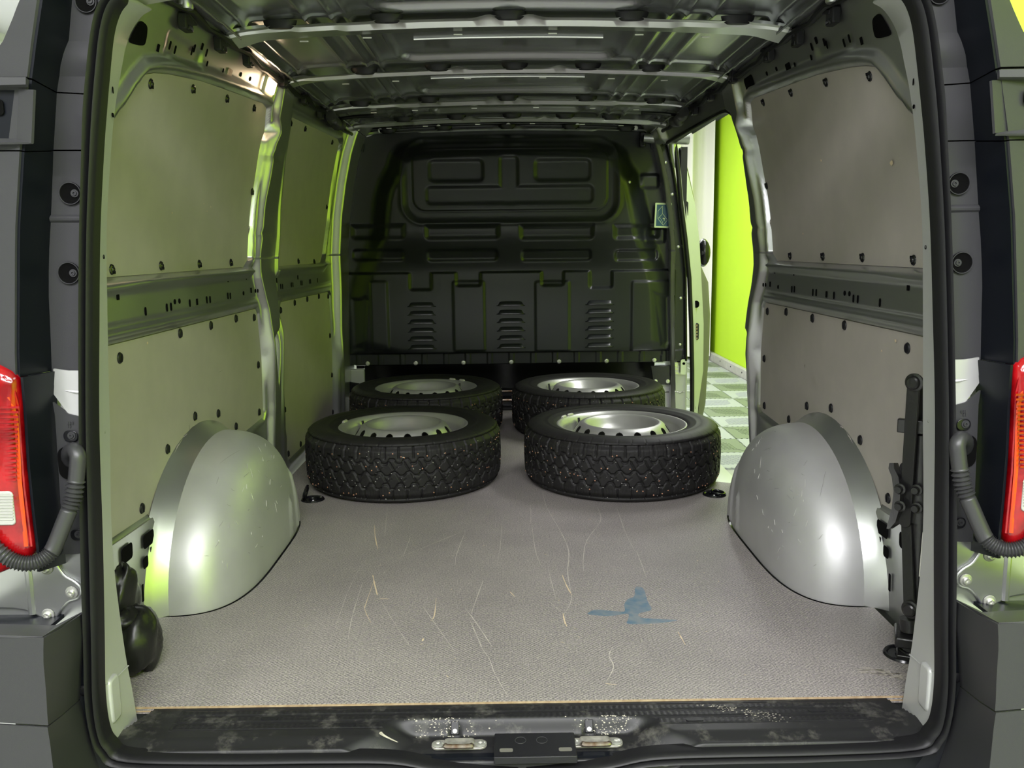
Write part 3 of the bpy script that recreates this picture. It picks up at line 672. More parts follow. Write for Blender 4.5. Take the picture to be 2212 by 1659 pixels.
# bottom edge tabs, upper corner patches
for s in (-1, 1):
    part('corner_patch', MB().prism(rrect(.055, .05, .006), .004, TO_CAM(s*.706, BY-.012, 1.285)), M_['clad'], bulk, False)
    part('edge_strip', MB().tube([(s*(float(hw(z))+.004), BY-.012, z) for z in np.linspace(.245, 1.30, 20)], .007, 8), M_['gloss_black'], bulk)
    part('side_bracket', MB().prism(rrect(.03, .075, .008), .004, TO_CAM(s*.855, BY-.012, .215)), M_['silver'], bulk)
    part('bracket_hole', MB().lathe([(0, .0006), (.007, .0005), (.007, 0)], 12, TO_CAM(s*.855, BY-.0165, .232)), M_['hole'], bulk)
# sticker: pale border, blue field, line drawing of a box corner with a flat slab
sx, sz = cp(2025, 540, 2.71); st_y = BY-.036
stick = thing('load_sticker', 'small blue and white pictogram sticker on the right edge of the bulkhead', 'sticker', (sx, st_y, sz))
SM = frame((sx, st_y, sz), (-.0, -1, .0), (1, 0, 0)) @ Matrix.Rotation(math.radians(-2), 4, 'Z')
part('sticker_base', MB().prism(rrect(.078, .116, .003), .0012, SM), M_['stickline'], stick, False)
part('sticker_field', MB().prism(rrect(.066, .100, .001), .0005, SM @ Matrix.Translation((.002, 0, .0012))), M_['sticker'], stick, False)
ln = MB()
def seg(p, q, w_=.0014):
    p = Vector((*p, .0019)); q = Vector((*q, .0019)); c = (p+q)/2; a = math.atan2(q.y-p.y, q.x-p.x)
    Mx = SM @ Matrix.Translation(c) @ Matrix.Rotation(a, 4, 'Z'); ln.prism([(-(q-p).length/2, -w_/2), ((q-p).length/2, -w_/2), ((q-p).length/2, w_/2), (-(q-p).length/2, w_/2)], .0004, Mx)
def sp(u, v): return ((u-432)/8.3/1850*4.15, -(v-870)/8.3/1850*4.2)
for a, b in [((415, 710), (342, 795)), ((342, 795), (345, 925)), ((415, 710), (422, 840)), ((422, 840), (345, 930)), ((422, 840), (515, 945)), ((515, 945), (445, 1038)), ((445, 1038), (345, 930)), ((375, 900), (388, 930)), ((408, 935), (400, 975)), ((435, 965), (430, 1005))]: seg(sp(*a), sp(*b))
for a, b in [((430, 920), (470, 920)), ((448, 945), (468, 948))]: seg(sp(*a), sp(*b), .004)
part('pictogram', ln, M_['stickline'], stick, False)
# dark cab void behind and the seat box under the bulkhead
cab = thing('seat_box', 'black seat box and rails in the gap under the bulkhead', 'seat base', (0, 2.95, 0))
part('back_plate', MB().box((0, 2.96, .13), (1.50, .02, .42)), M_['gloss_black'], cab, False, bevel=.004)
part('cross_beam', MB().box((0, 2.88, .255), (1.55, .14, .05)), M_['gloss_black'], cab, False, bevel=.008)
part('seat_rail', MB().tube([(-.55, 2.915, .075), (.55, 2.915, .075)], .006, 8), M_['steel'], cab)
part('seat_rail', MB().tube([(-.55, 2.905, .030), (.55, 2.905, .030)], .009, 8), M_['steel'], cab)
part('cab_floor', MB().box((0, 2.87, -.02), (1.55, .2, .03)), M_['black'], cab, False)
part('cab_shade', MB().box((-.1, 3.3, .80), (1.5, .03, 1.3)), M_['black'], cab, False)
for s, pl in ((-1, [(-.04, .035), (.045, .02), (.085, -.02), (.08, -.045), (-.04, -.03)]), (1, [(-.055, .06), (.05, .06), (.055, -.035), (-.04, -.035)])):
    x0, z0 = (-.785, .135) if s < 0 else (.745, .165)
    br = thing('seat_bracket', 'black bolted bracket at the %s end of the gap under the bulkhead' % LBL[s], 'bracket', (x0, 2.73, z0))
    part('plate', MB().prism(pl, .006, TO_CAM(x0, 2.73, z0)), M_['gloss_black'], br, bevel=.004)
    for dx, dz in ((-.02, -.005), (.055, -.025)) if s < 0 else ((-.03, -.018), (.03, -.018)): link('bolt', boltm, br, TO_CAM(x0+dx, 2.722, z0+dz))
# white painted pillar feet beside the gap
for s in (-1, 1):
    ft = thing('pillar_foot', 'white painted sheet metal pillar foot at the %s end of the bulkhead gap' % LBL[s], 'pillar base', (s*.80, 2.76, 0)); ft['kind'] = 'structure'
    part('sheet', MB().box((s*.80, 2.775, .10), (.16, .02, .24)), M_['arch'], ft, False, bevel=.006)
    part('seam_sealer', MB().tube([(s*(.725+.02*i), 2.762, .085+.004*math.sin(i*3)) for i in range(8)], .004, 6), M_['foil'], ft)
    part('tab', MB().prism(rrect(.05, .06, .01), .004, TO_CAM(s*.83, 2.762, .205)), M_['foil'], ft)
# ================================================================ front right pillar, door and mirror seen through the opening
pil = thing('front_door_pillar', 'silver painted door pillar with latch seen through the side door opening', 'door pillar', (.90, 2.78, 0)); pil['kind'] = 'structure'
def loft(cols, closed=False):
    n = len(cols[0]); V = [p for c in cols for p in c]
    return MB().add(V, [(i*n+j, (i+1)*n+j, (i+1)*n+j+1, i*n+j+1) for i in range(len(cols)-1) for j in range(n-1)])
R_ = [(1461, 1465, 305), (1469, 1482, 370), (1475, 1498, 440), (1485, 1508, 520), (1493, 1512, 600), (1497, 1517, 700), (1499, 1516, 800), (1499, 1505, 880), (1497, 1500, 960)]
ca = [S(a, y, y=2.76) for a, b, y in R_]; cb = [S(b+3, y, y=2.86) for a, b, y in R_]
part('pillar_face', loft([cb, ca]), M_['frame'], pil, solid=.01)
part('pillar_seal', MB().tube([tuple(S(a-4, y, y=2.70)) for a, b, y in R_], .011, 10), M_['seal'], pil)
part('pillar_inner', MB().box((.845, 2.80, .62), (.03, .06, 1.3)), M_['black'], pil, False)
for (px, py, w_, h_, mt) in ((1481, 452, .022, .075, 'black'), (1503, 657, .03, .035, 'hole'), (1504, 716, .022, .085, 'black'), (1497, 875, .02, .05, 'black')):
    p = S(px, py, y=2.80); part('latch' if mt == 'black' else 'grommet', MB().prism(rrect(w_, h_, min(w_, h_)*.45), .012, TO_CAM(*p)), M_[mt], pil, bevel=.002)
for i in range(5):
    p = S(1504, 703+i*7, y=2.785); part('connector_pin', MB().box(tuple(p), (.012, .004, .010)), M_['steel'], pil, False)
hd = thing('door_header', 'silver roof rail end and bracket above the right corner of the bulkhead', 'roof bracket', (.80, 2.70, 1.28)); hd['kind'] = 'structure'
part('bracket_arm', MB().tube([(.64, 2.70, 1.305), (.70, 2.69, 1.30), (.76, 2.68, 1.30), (.84, 2.68, 1.31)], [.026, .03, .034, .05], 14, flat=.8), M_['silver'], hd)
part('bracket_leg', MB().tube([(.775, 2.70, 1.31), (.78, 2.71, 1.24), (.795, 2.715, 1.17)], [.022, .018, .014], 12), M_['silver'], hd)
part('bracket_socket', MB().box((.635, 2.715, 1.30), (.03, .03, .07)), M_['gloss_black'], hd, bevel=.006)
door = thing('front_door', 'silver front passenger door edge beyond the side door opening', 'car door', (1.0, 3.1, .3))
Rd = [(1506, 1513, 572), (1510, 1530, 610), (1514, 1534, 680), (1513, 1532, 760), (1510, 1527, 820), (1506, 1524, 870), (1500, 1512, 930), (1495, 1500, 980)]
ca = [S(a, y, y=2.98) for a, b, y in Rd]; cb = [S(b-4, y, y=3.04) for a, b, y in Rd]; cc = [S(b, y, y=3.15) for a, b, y in Rd]
part('door_shell', loft([cc, cb, ca]), M_['rub'], door, solid=.012)
part('door_edge_seal', MB().tube([tuple(S(a+2, y, y=2.965)) for a, b, y in Rd], .006, 8), M_['seal'], door)
Rf = [(1466, 318), (1480, 372), (1492, 430), (1500, 490), (1507, 572)]
part('window_frame', MB().tube([tuple(S(a+3, y, y=2.92)) for a, y in Rf], .010, 8), M_['gloss_black'], door)
mir = thing('door_mirror', 'black wing mirror of the front door against the white curtain', 'wing mirror', tuple(S(1520, 546, y=3.2)))
p = S(1519, 546, y=3.2)
part('mirror_shell', MB().lathe([(0, .05), (.03, .046), (.052, .03), (.060, 0), (.055, -.02), (0, -.022)], 24, Matrix.Translation(tuple(p)) @ Matrix.Rotation(math.radians(90), 4, 'X') @ Matrix.Diagonal((.62, 1.25, 1, 1))), M_['gloss_black'], mir)
part('mirror_arm', MB().tube([tuple(p), tuple(np.array(p)+np.array([-.05, .02, -.06]))], .015, 8), M_['gloss_black'], mir)

# ================================================================ wheels
R0 = .341
def tyre_mesh():
    n = 900; vt = np.linspace(.016, .189, 62); th = np.arange(n)*2*math.pi/n
    TH, VT = np.meshgrid(th, vt, indexing='ij'); u = TH*R0; L = 2*math.pi*R0
    crown = R0-.0045*((VT-.1025)/.0865)**2-.010*sstep(.068, .0865, np.abs(VT-.1025))
    per = L/46; t1 = np.abs(((u/per) % 1)-.5)*2
    g = np.zeros(TH.shape)
    def cut(dist, w_, dp): return dp*(1-sstep(w_*.6, w_*1.25, dist))
    zig = sstep(.25, .75, t1)
    for v0, ph, am in ((.062, 0, .009), (.1025, .35, .006), (.143, .5, .009)):
        zz = sstep(.2, .8, np.abs((((u/per)+ph) % 1)-.5)*2); g = np.maximum(g, cut(np.abs(VT-(v0+am*(zz-.5)*2*.9)), .0030, .0085))
    # shoulder lugs
    sh = np.abs(((u/(per/1.0)) % 1)-.5)*per; g = np.maximum(g, cut(sh, .0024, .008)*((VT < .056)))
    sh2 = np.abs((((u/per)+.5) % 1)-.5)*per; g = np.maximum(g, cut(sh2, .0024, .008)*((VT > .150)))
    # slanted cuts of the two centre rows
    for lo, hi, ph, sl in ((.062, .1025, .2, .55), (.1025, .143, .7, .55)):
        q = (((u+(VT-lo)*sl)/per+ph) % 1)-.5
        g = np.maximum(g, cut(np.abs(q)*per, .0023, .0075)*((VT > lo) & (VT < hi)))
        q2 = (((u-(VT-lo)*1.1)/per+ph+.45) % 1)-.5
        g = np.maximum(g, cut(np.abs(q2)*per, .0011, .005)*((VT > lo+.010) & (VT < hi-.014)))
    # fine sipes
    for k_ in range(1, 5):
        q = np.abs((((u+.0012*np.sin(VT*900))/per+k_/5) % 1)-.5)*per
        g = np.maximum(g, .0012*(q < .0008)*((VT < .052) | (VT > .153)))
    rr = crown-g
    side_top = [(.186+.004, .330), (.197, .322), (.204, .308), (.207, .292), (.206, .275), (.203, .262), (.2045, .258), (.203, .254), (.199, .240), (.196, .229), (.190, .224), (.180, .220)]
    bot = [(.205-z, r) for z, r in side_top][::-1]
    prof_z = np.array([b[0] for b in bot]); prof_r = np.array([b[1] for b in bot]); tz = np.array([b[0] for b in side_top]); tr = np.array([b[1] for b in side_top])
    Rr = np.concatenate([np.tile(prof_r, (n, 1)), rr, np.tile(tr, (n, 1))], 1); Zz = np.concatenate([np.tile(prof_z, (n, 1)), VT, np.tile(tz, (n, 1))], 1)
    # shoulder scallops on the upper sidewall
    TT = np.tile(th[:, None], (1, Rr.shape[1])); sc = np.abs(((TT*R0/per) % 1)-.5)*per
    Rr = Rr-.0018*(1-sstep(.001, .003, sc))*((Zz > .188) & (Rr > .318))
    Zz = Zz-Zz.min()
    return gridmesh('tyre', Rr*np.cos(TT), Rr*np.sin(TT), Zz, M_['rubber'], closed=True)
TYRE = tyre_mesh()
def lettering():
    b_ = MB()      # raised sidewall ring and worn block marks
    for i in range(150):
        a0, a1 = 2*math.pi*i/150, 2*math.pi*(i+1)/150
        for r in (.268, .318): b_.add([(r*math.cos(a), r*math.sin(a), z) for a, r, z in ((a0, r, .2078), (a1, r, .2078), (a1, r+.0012, .2086), (a0, r+.0012, .2086))], [(0, 1, 2, 3)])
    return b_
def rim_mesh():
    prof = [(.221, .184), (.226, .189), (.2275, .194), (.224, .1965), (.218, .195), (.213, .187), (.206, .181), (.202, .170), (.203, .150), (.196, .138), (.190, .132), (.188, .112), (.186, .085), (.184, .060), (.186, .03), (.20, .015), (.224, .010)]
    disc = [(.1865, .095), (.184, .112), (.180, .122), (.176, .130), (.172, .138), (.168, .1455), (.164, .152), (.160, .158), (.156, .1640), (.152, .169), (.148, .173), (.142, .1775), (.136, .1800), (.130, .1805), (.124, .177), (.118, .171), (.111, .162), (.103, .152), (.094, .143), (.084, .137), (.072, .134), (.058, .133), (.045, .133), (.036, .131), (.033, .122), (.033, .09)]
    n = 480; th = np.arange(n)*2*math.pi/n
    def lat(pr, mask=None, name='rim'):
        r = np.array([p[0] for p in pr]); z = np.array([p[1] for p in pr])
        return gridmesh(name, r[None]*np.cos(th)[:, None], r[None]*np.sin(th)[:, None], np.tile(z, (n, 1)), M_['rim'], mask, closed=True, flip=True)
    # refine the vented zone
    rr = np.interp(np.linspace(0, len(disc)-1, 90), range(len(disc)), [p[0] for p in disc]); zz = np.interp(np.linspace(0, len(disc)-1, 90), range(len(disc)), [p[1]+.021 for p in disc])
    pr = list(zip(rr, zz)); rm = (rr[:-1]+rr[1:])/2; tm = th+math.pi/n
    nh = 16; a = (((tm/(2*math.pi)*nh) % 1)-.5)*2*math.pi/nh*.168
    E = (a[:, None]/.0135)**2+((rm[None]-.1590)/.0100)**2
    return lat(prof), lat(pr, E > 1, 'disc')
RIM, DISC = rim_mesh()
def studs(seed):
    rnd = random.Random(seed); b_ = MB()
    for i in range(118):
        a = 2*math.pi*(i+rnd.uniform(-.3, .3))/118; v = rnd.choice((.034, .044, .077, .088, .118, .130, .160, .170))+rnd.uniform(-.003, .003)
        r = R0-.0045*((v-.1025)/.0865)**2
        M = frame((r*math.cos(a), r*math.sin(a), v), (math.cos(a), math.sin(a), 0), (0, 0, 1))
        b_.lathe([(0, .0014), (.0011, .0013), (.0022, .0006), (.0026, -.001)], 8, M)
    return b_.mesh('studs', M_['stud'])
def grit(seed):
    rnd = random.Random(seed); b_ = MB()
    for i in range(260):
        a = rnd.uniform(0, 6.28); v = rnd.gauss(.1025, .05); v = min(max(v, .024), .182)
        r = R0-.0045*((v-.1025)/.0865)**2; q = rnd.uniform(.0005, .0012)
        M = frame((r*math.cos(a), r*math.sin(a), v), (math.cos(a), math.sin(a), 0), (0, 0, 1))
        b_.box((0, 0, 0), (1, 1, 1)) if False else b_.prism([(-q, -q*1.5), (q, -q), (q*.8, q*1.8), (-q, q)], .0005, M)
    return b_.mesh('grit', M_['lead'])
STUD = studs(3); GRIT = grit(5)
VALVE = MB().tube([(0, 0, 0), (.006, 0, .018), (.010, 0, .04)], [.0055, .0048, .0042], 10).mesh('valve_stem', M_['black'])
WEIGHT = MB().tube([(.2235*math.cos(a), .2235*math.sin(a), .197) for a in np.linspace(-.07, .07, 8)], [.004]+[.0062]*6+[.004], 8).mesh('balance_weight', M_['lead'])
WH = [('front left', -.382, 1.525, 0.0, 2.55, (2.90,), 'studded winter tyre on a silver steel rim, nearest on the left side'),
      ('front right', .382, 1.500, 1.2, 2.35, (2.42, 2.62), 'studded winter tyre on a silver steel rim, nearest on the right side'),
      ('rear left', -.377, 2.345, 2.1, .75, (1.08, .82), 'studded winter tyre on a silver steel rim, behind on the left by the bulkhead'),
      ('rear right', .345, 2.335, 3.0, 2.62, (), 'studded winter tyre on a silver steel rim, behind on the right by the bulkhead')]
for nm, x, y, rz, va, wts, lab in WH:
    t_ = thing('wheel', lab, 'wheel', (x, y, .0005), 'four winter wheels lying on the load floor')
    B_ = WM[t_.name]; MT = B_ @ Matrix.Rotation(rz, 4, 'Z')
    ty = link('tyre', TYRE, t_, MT); s1 = link('studs', STUD, ty, MT); s1['kind'] = 'stuff'; s2 = link('road_grit', GRIT, ty, MT); s2['kind'] = 'stuff'
    rm_ = link('rim', RIM, t_, MT); link('wheel_disc', DISC, t_, MT)
    link('valve_stem', VALVE, rm_, B_ @ Matrix.Rotation(va, 4, 'Z') @ Matrix.Translation((.186, 0, .148)))
    for wa in wts: link('balance_weight', WEIGHT, rm_, B_ @ Matrix.Rotation(wa, 4, 'Z'))
# ================================================================ rear door frame
def sidepts(seq, y, s=1, f=None): return [tuple(S(px, py, y=y)) for px, py in seq]
def mirror(pts): return [(-x, y, z) for x, y, z in pts]
ROW = 21
YF = -.13
so = [(0, YF, 1.250), (-.30, YF, 1.245)]+[tuple(S(px, py, y=YF)) for px, py in [(262, -60), (230, -8), (211, 30), (199, 90), (190, 169), (184, 241), (182, 326), (178, 500), (176, 700), (177, 930), (178, 1180), (185, 1387), (188, 1497), (199, 1570), (219, 1621), (268, 1651), (500, 1657), (700, 1655), (860, 1656), (960, 1672), (1119, 1680)]]
si = [(0, YF, 1.215), (-.30, YF, 1.210)]+[tuple(S(px, py, y=YF)) for px, py in [(310, -36), (268, 4), (250, 32), (238, 80), (229, 169), (223, 241), (217, 326), (209, 500), (207, 700), (207, 930), (215, 1180), (219, 1387), (221, 1497), (230, 1570), (247, 1602), (290, 1624), (500, 1628), (700, 1626), (850, 1628), (960, 1646), (1119, 1656)]]
N = len(so)
def dens(pts, m=5):
    return [tuple(p) for p in catmull(pts, m)]
so_, si_ = dens(so), dens(si)
seal = thing('door_seal', 'black rubber seal running round the rear door opening', 'door seal', (0, YF, -.05))
def ring_pts(f, dy):
    L_ = [tuple(np.array(a)*(1-f)+np.array(b)*f+np.array([0, dy, 0])) for a, b in zip(so_, si_)]
    return L_
for s in (0, 1):
    prof = [(0.02, .010), (.08, -.010), (.22, -.020), (.38, -.017), (.50, -.006), (.56, -.008), (.70, -.019), (.86, -.017), (.97, -.006), (1.0, .012)]
    cols = [ring_pts(f, dy) for f, dy in prof]
    if s: cols = [mirror(c) for c in cols][::-1]
    part('seal_strip', loft(cols[::-1]), M_['seal'], seal, angle=70)
frame_ = thing('rear_door_frame', 'silver painted metal frame round the rear opening', 'door frame', (0, -.1, 0)); frame_['kind'] = 'structure'
YP = -.012
p1 = [(0, YP, 1.240), (-.30, YP, 1.235)]+[tuple(S(px, py, y=YP)) for px, py in [(345, 0), (328, 21), (303, 39), (276, 87), (259, 169), (249, 231), (240, 326), (230.5, 500), (232.5, 700), (237.5, 930), (243, 1180), (267, 1387), (287, 1497), (300, 1570)]]
a = p1[-1]; p1 += [(a[0]+.012, YP, a[2]-.05), (-.60, YP, -.10), (-.45, YP, -.10), (-.35, YP, -.10), (-.25, YP, -.12), (-.15, YP, -.12), (0, YP, -.12)]
p1 += []*(N-len(p1)); assert len(p1) == N, (len(p1), N)
p1_ = dens(p1)
fl = [tuple(np.array(b)+(np.array(c)-np.array(b))*.30+np.array([0, -.037, 0])) for b, c in zip(si_, p1_)]
fl0 = [tuple(np.array(b)*.97+np.array(c)*.03+np.array([0, .002, 0])) for b, c in zip(si_, so_)]
mid = [tuple(np.array(b)*.4+np.array(c)*.6+np.array([0, -.012, 0])) for b, c in zip(fl, p1_)]
back = [(x*1.16 if abs(x) > .3 else x, y+.055, z) for x, y, z in p1_]
back = [(min(max(x, -.833), .833), y, z) for x, y, z in back]
out = [tuple(np.array(b)+np.array([0, .018, 0])) for b in so_]
for s in (0, 1):
    c1 = [back, p1_, mid, fl, fl0]
    if s: c1 = [mirror(c) for c in c1][::-1]
    part('frame_flange', loft(c1), M_['frame'], frame_, angle=50)
# holes, seams and hinge pads on the frame
def fr(px, py, y, s, nx=.55):
    p = S(px, py, y=y); return frame((p[0]*(1 if s < 0 else -1), p[1], p[2]), (-s*nx*1.0 if False else (nx if s < 0 else -nx), -.8, 0), (0, 0, 1)), p
for s in (-1, 1):
    for px, py, k in [(224, 415, 'r'), (224, 555, 'r'), (231, 868, 's'), (227, 942, 'r'), (233, 935, 'r'), (228, 1063, 'r'), (235, 1060, 'r'), (234, 1095, 's'), (227, 1118, 'r'), (228, 1150, 'r'), (241, 1229, 's'), (243, 1310, 's'), (222, 638, 'q'), (222, 670, 'q'), (244, 186, 's'), (243, 238, 'r')]:
        # locate on the frame face by interpolating between the flange and the inner edge
        p = S(px, py, y=-.075); x, z = float(p[0]), float(p[2])
        j = min(range(len(fl)), key=lambda q: abs(fl[q][2]-z)+(0 if q < len(fl)*.62 else 9)); A_, B_, C_ = np.array(fl[j]), np.array(mid[j]), np.array(p1_[j])
        best = None
        for a_, b_ in ((A_, B_), (B_, C_)):
            for t in np.linspace(0, 1, 21):
                q = a_+(b_-a_)*t; d_ = q-CAM; k_ = d_@fw; uu = 1106+FPX*(d_@rt)/k_
                if best is None or abs(uu-px) < best[0]: best = (abs(uu-px), q, b_-a_)
        q, e = best[1], best[2]; n_ = np.cross(e, [0, 0, 1]); n_ = n_/np.linalg.norm(n_); n_ = n_ if n_[1] < 0 else -n_
        q = q+n_*.0008; q[2] = z
        if s > 0: q = q*np.array([-1, 1, 1]); n_ = n_*np.array([-1, 1, 1])
        M = frame(tuple(q), n_, (0, 0, 1)) @ Matrix.Rotation(math.pi/2, 4, 'Z') @ Matrix.Diagonal((.55, .55, 1, 1))
        link('mounting_hole', HM[k], frame_, M)
    # hinge pad plate low on the pillar
    j = min(range(len(fl)), key=lambda q: abs(fl[q][2]-float(S(262, 1505, y=-.07)[2]))+(0 if q < len(fl)*.7 else 9))
    A_, C_ = np.array(fl[j]), np.array(p1_[j]); e = C_-A_; n_ = np.cross(e, [0, 0, 1]); n_ = n_/np.linalg.norm(n_); n_ = n_ if n_[1] < 0 else -n_
    q = A_+e*.38-n_*.004; q[2] = float(S(262, 1505, y=-.07)[2])+.006
    if s > 0: q = q*np.array([-1, 1, 1]); n_ = n_*np.array([-1, 1, 1])
    M = frame(tuple(q), n_, (0, 0, 1)) @ Matrix.Rotation(math.pi/2, 4, 'Z')
    part('hinge_pad', MB().prism(rrect(.036, .080, .010), .013, M), M_['frame'], frame_, bevel=.005, seg=3)
    for dy in (-.022, .020): link('mounting_hole', hole_round, frame_, M @ Matrix.Translation((.002, dy, .0135)) @ Matrix.Diagonal((.7, .7, 1, 1)))
    for zz in (.985, .045):
        j = min(range(len(fl)), key=lambda q: abs(fl[q][2]-zz)+(0 if q < len(fl)*.62 else 9))
        pts = [np.array(fl[j])*.9+np.array(fl0[j])*.1+np.array([0, -.001, 0]), np.array(fl[j])+np.array([0, -.001, 0]), np.array(mid[j])+np.array([0, -.001, .008]), np.array(p1_[j])+np.array([0, -.001, .02])]
        if s > 0: pts = [p*np.array([-1, 1, 1]) for p in pts]
        part('seam', MB().tube(pts, .0014, 6), M_['frame'], frame_)

# ================================================================ sill plate with latch recess
xs = np.concatenate([np.arange(-.72, .7201, .003)]); ys = np.concatenate([np.arange(-.1363, -.0035, .0017)])
X, Y = np.meshgrid(xs, ys, indexing='ij'); aX = np.abs(X)
Z = np.full(X.shape, -.003)-.006*sstep(-.095, -.125, Y)-.02*sstep(-.126, -.136, Y)
yb = -.048+.0*X
lim = .232+.060*np.clip((-.075-Y)/.05, 0, 1)**1.5
rec = (1-sstep(lim-.055, lim+.012, aX))*(1-sstep(-.067, -.047, Y))
Z = Z-.026*rec
for xc in (-.115, .118): Z -= .007*(1-sstep(.008, .012, np.abs(X-xc)))*sstep(.05, .95, rec)*(rec < .995)*1.0
strip = np.zeros(X.shape)
for y0, y1 in ((-.030, -.012), (-.052, -.034), (-.075, -.057)):
    b_ = sdbox(X, Y, -.60-.9*(0), .60, y0, y1, .001); e = np.abs(b_)
    on_ = (rec < .02)*(aX < .64+.6*(-.0-Y)*.5)
    Z -= .0016*(1-sstep(.0004, .0016, e))*on_
    dots = np.maximum(0, np.sin((X+Y)*2*math.pi/.0085)*np.sin((X-Y)*2*math.pi/.0085))
    Z += .0016*dots*(b_ < -.002)*on_*(aX < .598)
xl = .690+.10*sstep(.0, -.12, Y)-.03
mask = (aX[:-1, :-1] < (.655+.42*np.clip(-Y[:-1, :-1], 0, .07)))
sill = thing('sill_plate', 'black ribbed plastic sill plate along the rear edge of the load floor', 'sill plate', (0, -.06, -.01))
part('tread_cover', gridmesh('tread_cover', X, Y, Z, M_['sill'], mask), None, sill)
for x in (-.44, -.30, .30, .52):
    part('cap', MB().prism(rrect(.030, .010, .004), .0012, Matrix.Translation((x, -.043 if abs(x) > .4 else -.066, -.0024))), M_['black'], sill)
for i, xc in enumerate((-.115, .118)):
    part('recess_screw', MB().lathe([(0, .003), (.002, .0035), (.0038, .0035), (.005, 0)], 14, frame((xc, -.0605, -.0215), (0, -.7, .7), (1, 0, 0))), M_['bolt'], sill)
    part('screw_channel', MB().box((xc, -.0575, -.0165), (.014, .003, .022), Matrix.Rotation(math.radians(-35), 3, 'X')), M_['black'], sill, bevel=.001)
zf = -.0290
for i, xc in enumerate((-.106, .125)):
    st_ = thing('latch_striker', 'zinc door latch striker %s of the black plate in the sill recess' % ('left', 'right')[i], 'latch', (xc, -.1, zf), 'rear door latch strikers')
    part('striker_plate', MB().prism(rrect(.094, .026, .011), .004, Matrix.Translation((xc, -.092, zf))), M_['zinc'], st_, bevel=.001)
    part('raised_bridge', MB().prism(rrect(.052, .022, .006), .007, Matrix.Translation((xc, -.088, zf))), M_['zinc'], st_, bevel=.003)
    part('striker_loop', MB().tube(catmull([(xc-.022, -.096, zf), (xc-.022, -.110, zf+.012), (xc-.018, -.114, zf+.013), (xc+.018, -.114, zf+.013), (xc+.022, -.110, zf+.012), (xc+.022, -.096, zf)], 5), .0042, 10), M_['steel'], st_)
    for dx in (-.036, .036):
        part('screw', MB().lathe([(0, .0035), (.003, .0035), (.0035, .006), (.0075, .0058), (.0105, .0038)], 18, Matrix.Translation((xc+dx, -.093, zf+.001))), M_['bolt'], st_)
cp_ = thing('centre_plate', 'black flat cover plate in the middle of the sill recess', 'cover plate', (.022, -.1, zf))
part('plate', MB().box((.022, -.114, -.017), (.136, .066, .006), Matrix.Rotation(math.radians(2), 3, 'X')), M_['gloss_black'] if False else M_['black'], cp_, bevel=.002)
part('plate_lip', MB().box((.022, -.147, -.021), (.137, .005, .013)), M_['black'], cp_, bevel=.0015)
for dx in (-.024, .012):
    part('round_mark', MB().lathe([(.0085, 0), (.0088, .0006), (.0094, .0006), (.0097, 0)], 24, Matrix.Translation((.022+dx, -.103, -.0137)) @ Matrix.Rotation(math.radians(2), 4, 'X')), M_['clad'], cp_)
for dx in (-.048, .05):
    part('rub_mark', MB().prism(rrect(.022, .010, .003), .0002, Matrix.Translation((.022+dx, -.130, -.0143)) @ Matrix.Rotation(math.radians(2), 4, 'X')), M_['rub'], cp_)
part('recess_scuff', MB().prism(smoothpoly([(-.006, .024), (.004, .020), (.009, -.012), (.004, -.026), (-.004, -.010)], 2), .0004, frame((-.222, -.088, -.0150), (.50, -.1, .86), (0, 1, 0))), M_['scuff'], sill)

sp_ = MB(); rnd = random.Random(9)
for i in range(300):
    side = rnd.choice((-1, -1, 1, 1, 1)); x = (-.135+rnd.gauss(0, .035)) if side < 0 else (.165+rnd.gauss(0, .03)); y = rnd.uniform(-.0655, -.0480)
    t_ = float(sstep(-.067, -.047, y)); z = -.003-.026*(1-t_); sl = .026*6*((y+.067)/.02)*(1-(y+.067)/.02)/.02; n_ = Vector((0, -sl, 1)); q_ = rnd.uniform(.0003, .0015)
    M = frame((x, y, z), n_, (1, 0, 0)) @ Matrix.Translation((0, 0, .0004)); sp_.prism([(q_*rnd.uniform(.5, 1.8)*math.cos(a), q_*rnd.uniform(.2, 1.1)*math.sin(a)) for a in np.linspace(0, 5.5, 7)], .0003, M)
for i in range(120):
    k_ = rnd.random(); x = .33+.11*k_+rnd.gauss(0, .012); y = -.020-.055*k_*rnd.uniform(.6, 1.1); q_ = rnd.uniform(.0003, .0012)
    M = Matrix.Translation((x, y, -.0012)); sp_.prism([(q_*rnd.uniform(.8, 2.4)*math.cos(a), q_*rnd.uniform(.3, .7)*math.sin(a)) for a in np.linspace(0, 5.5, 7)], .0003, M)
o = part('paint_splash', sp_, M_['scuff'], sill, False); o['kind'] = 'stuff'

# ================================================================ dark bodywork outside the opening
def rows(col, y): return [tuple(S(px, py, y=y)) for px, py in col]
def clad(parent, name, cols, mt, s, solid=.004, bevel=.0015):
    cc = [[(p if s < 0 else (-p[0], p[1], p[2])) for p in c] for c in cols]
    if s > 0: cc = cc[::-1]
    o = part(name, loft(cc[::-1]) if s < 0 else loft(cc[::-1]), M_[mt], parent, angle=28, solid=solid); return o
def cx(tab, y_): return float(np.interp(y_, [t[0] for t in tab], [t[1] for t in tab]))
INN = [(-60, 262), (0, 236), (30, 222), (90, 209), (169, 200), (326, 192), (500, 188), (700, 186), (930, 187), (1180, 190)]
BB = [(-60, 156), (0, 153), (90, 146), (165, 125), (200, 120), (325, 113), (470, 108), (560, 103), (640, 103), (720, 107), (797, 110)]
CC = [(-60, 95), (0, 86), (90, 73), (168, 63), (200, 61), (325, 47), (500, 37), (790, 36), (812, 38)]
DD = [(-60, 80), (0, 49), (50, 30), (100, 8), (130, -20), (170, -60), (325, -80), (800, -110)]
YA, YB_, YC_, YD_ = -.112, -.112, -.185, -.165
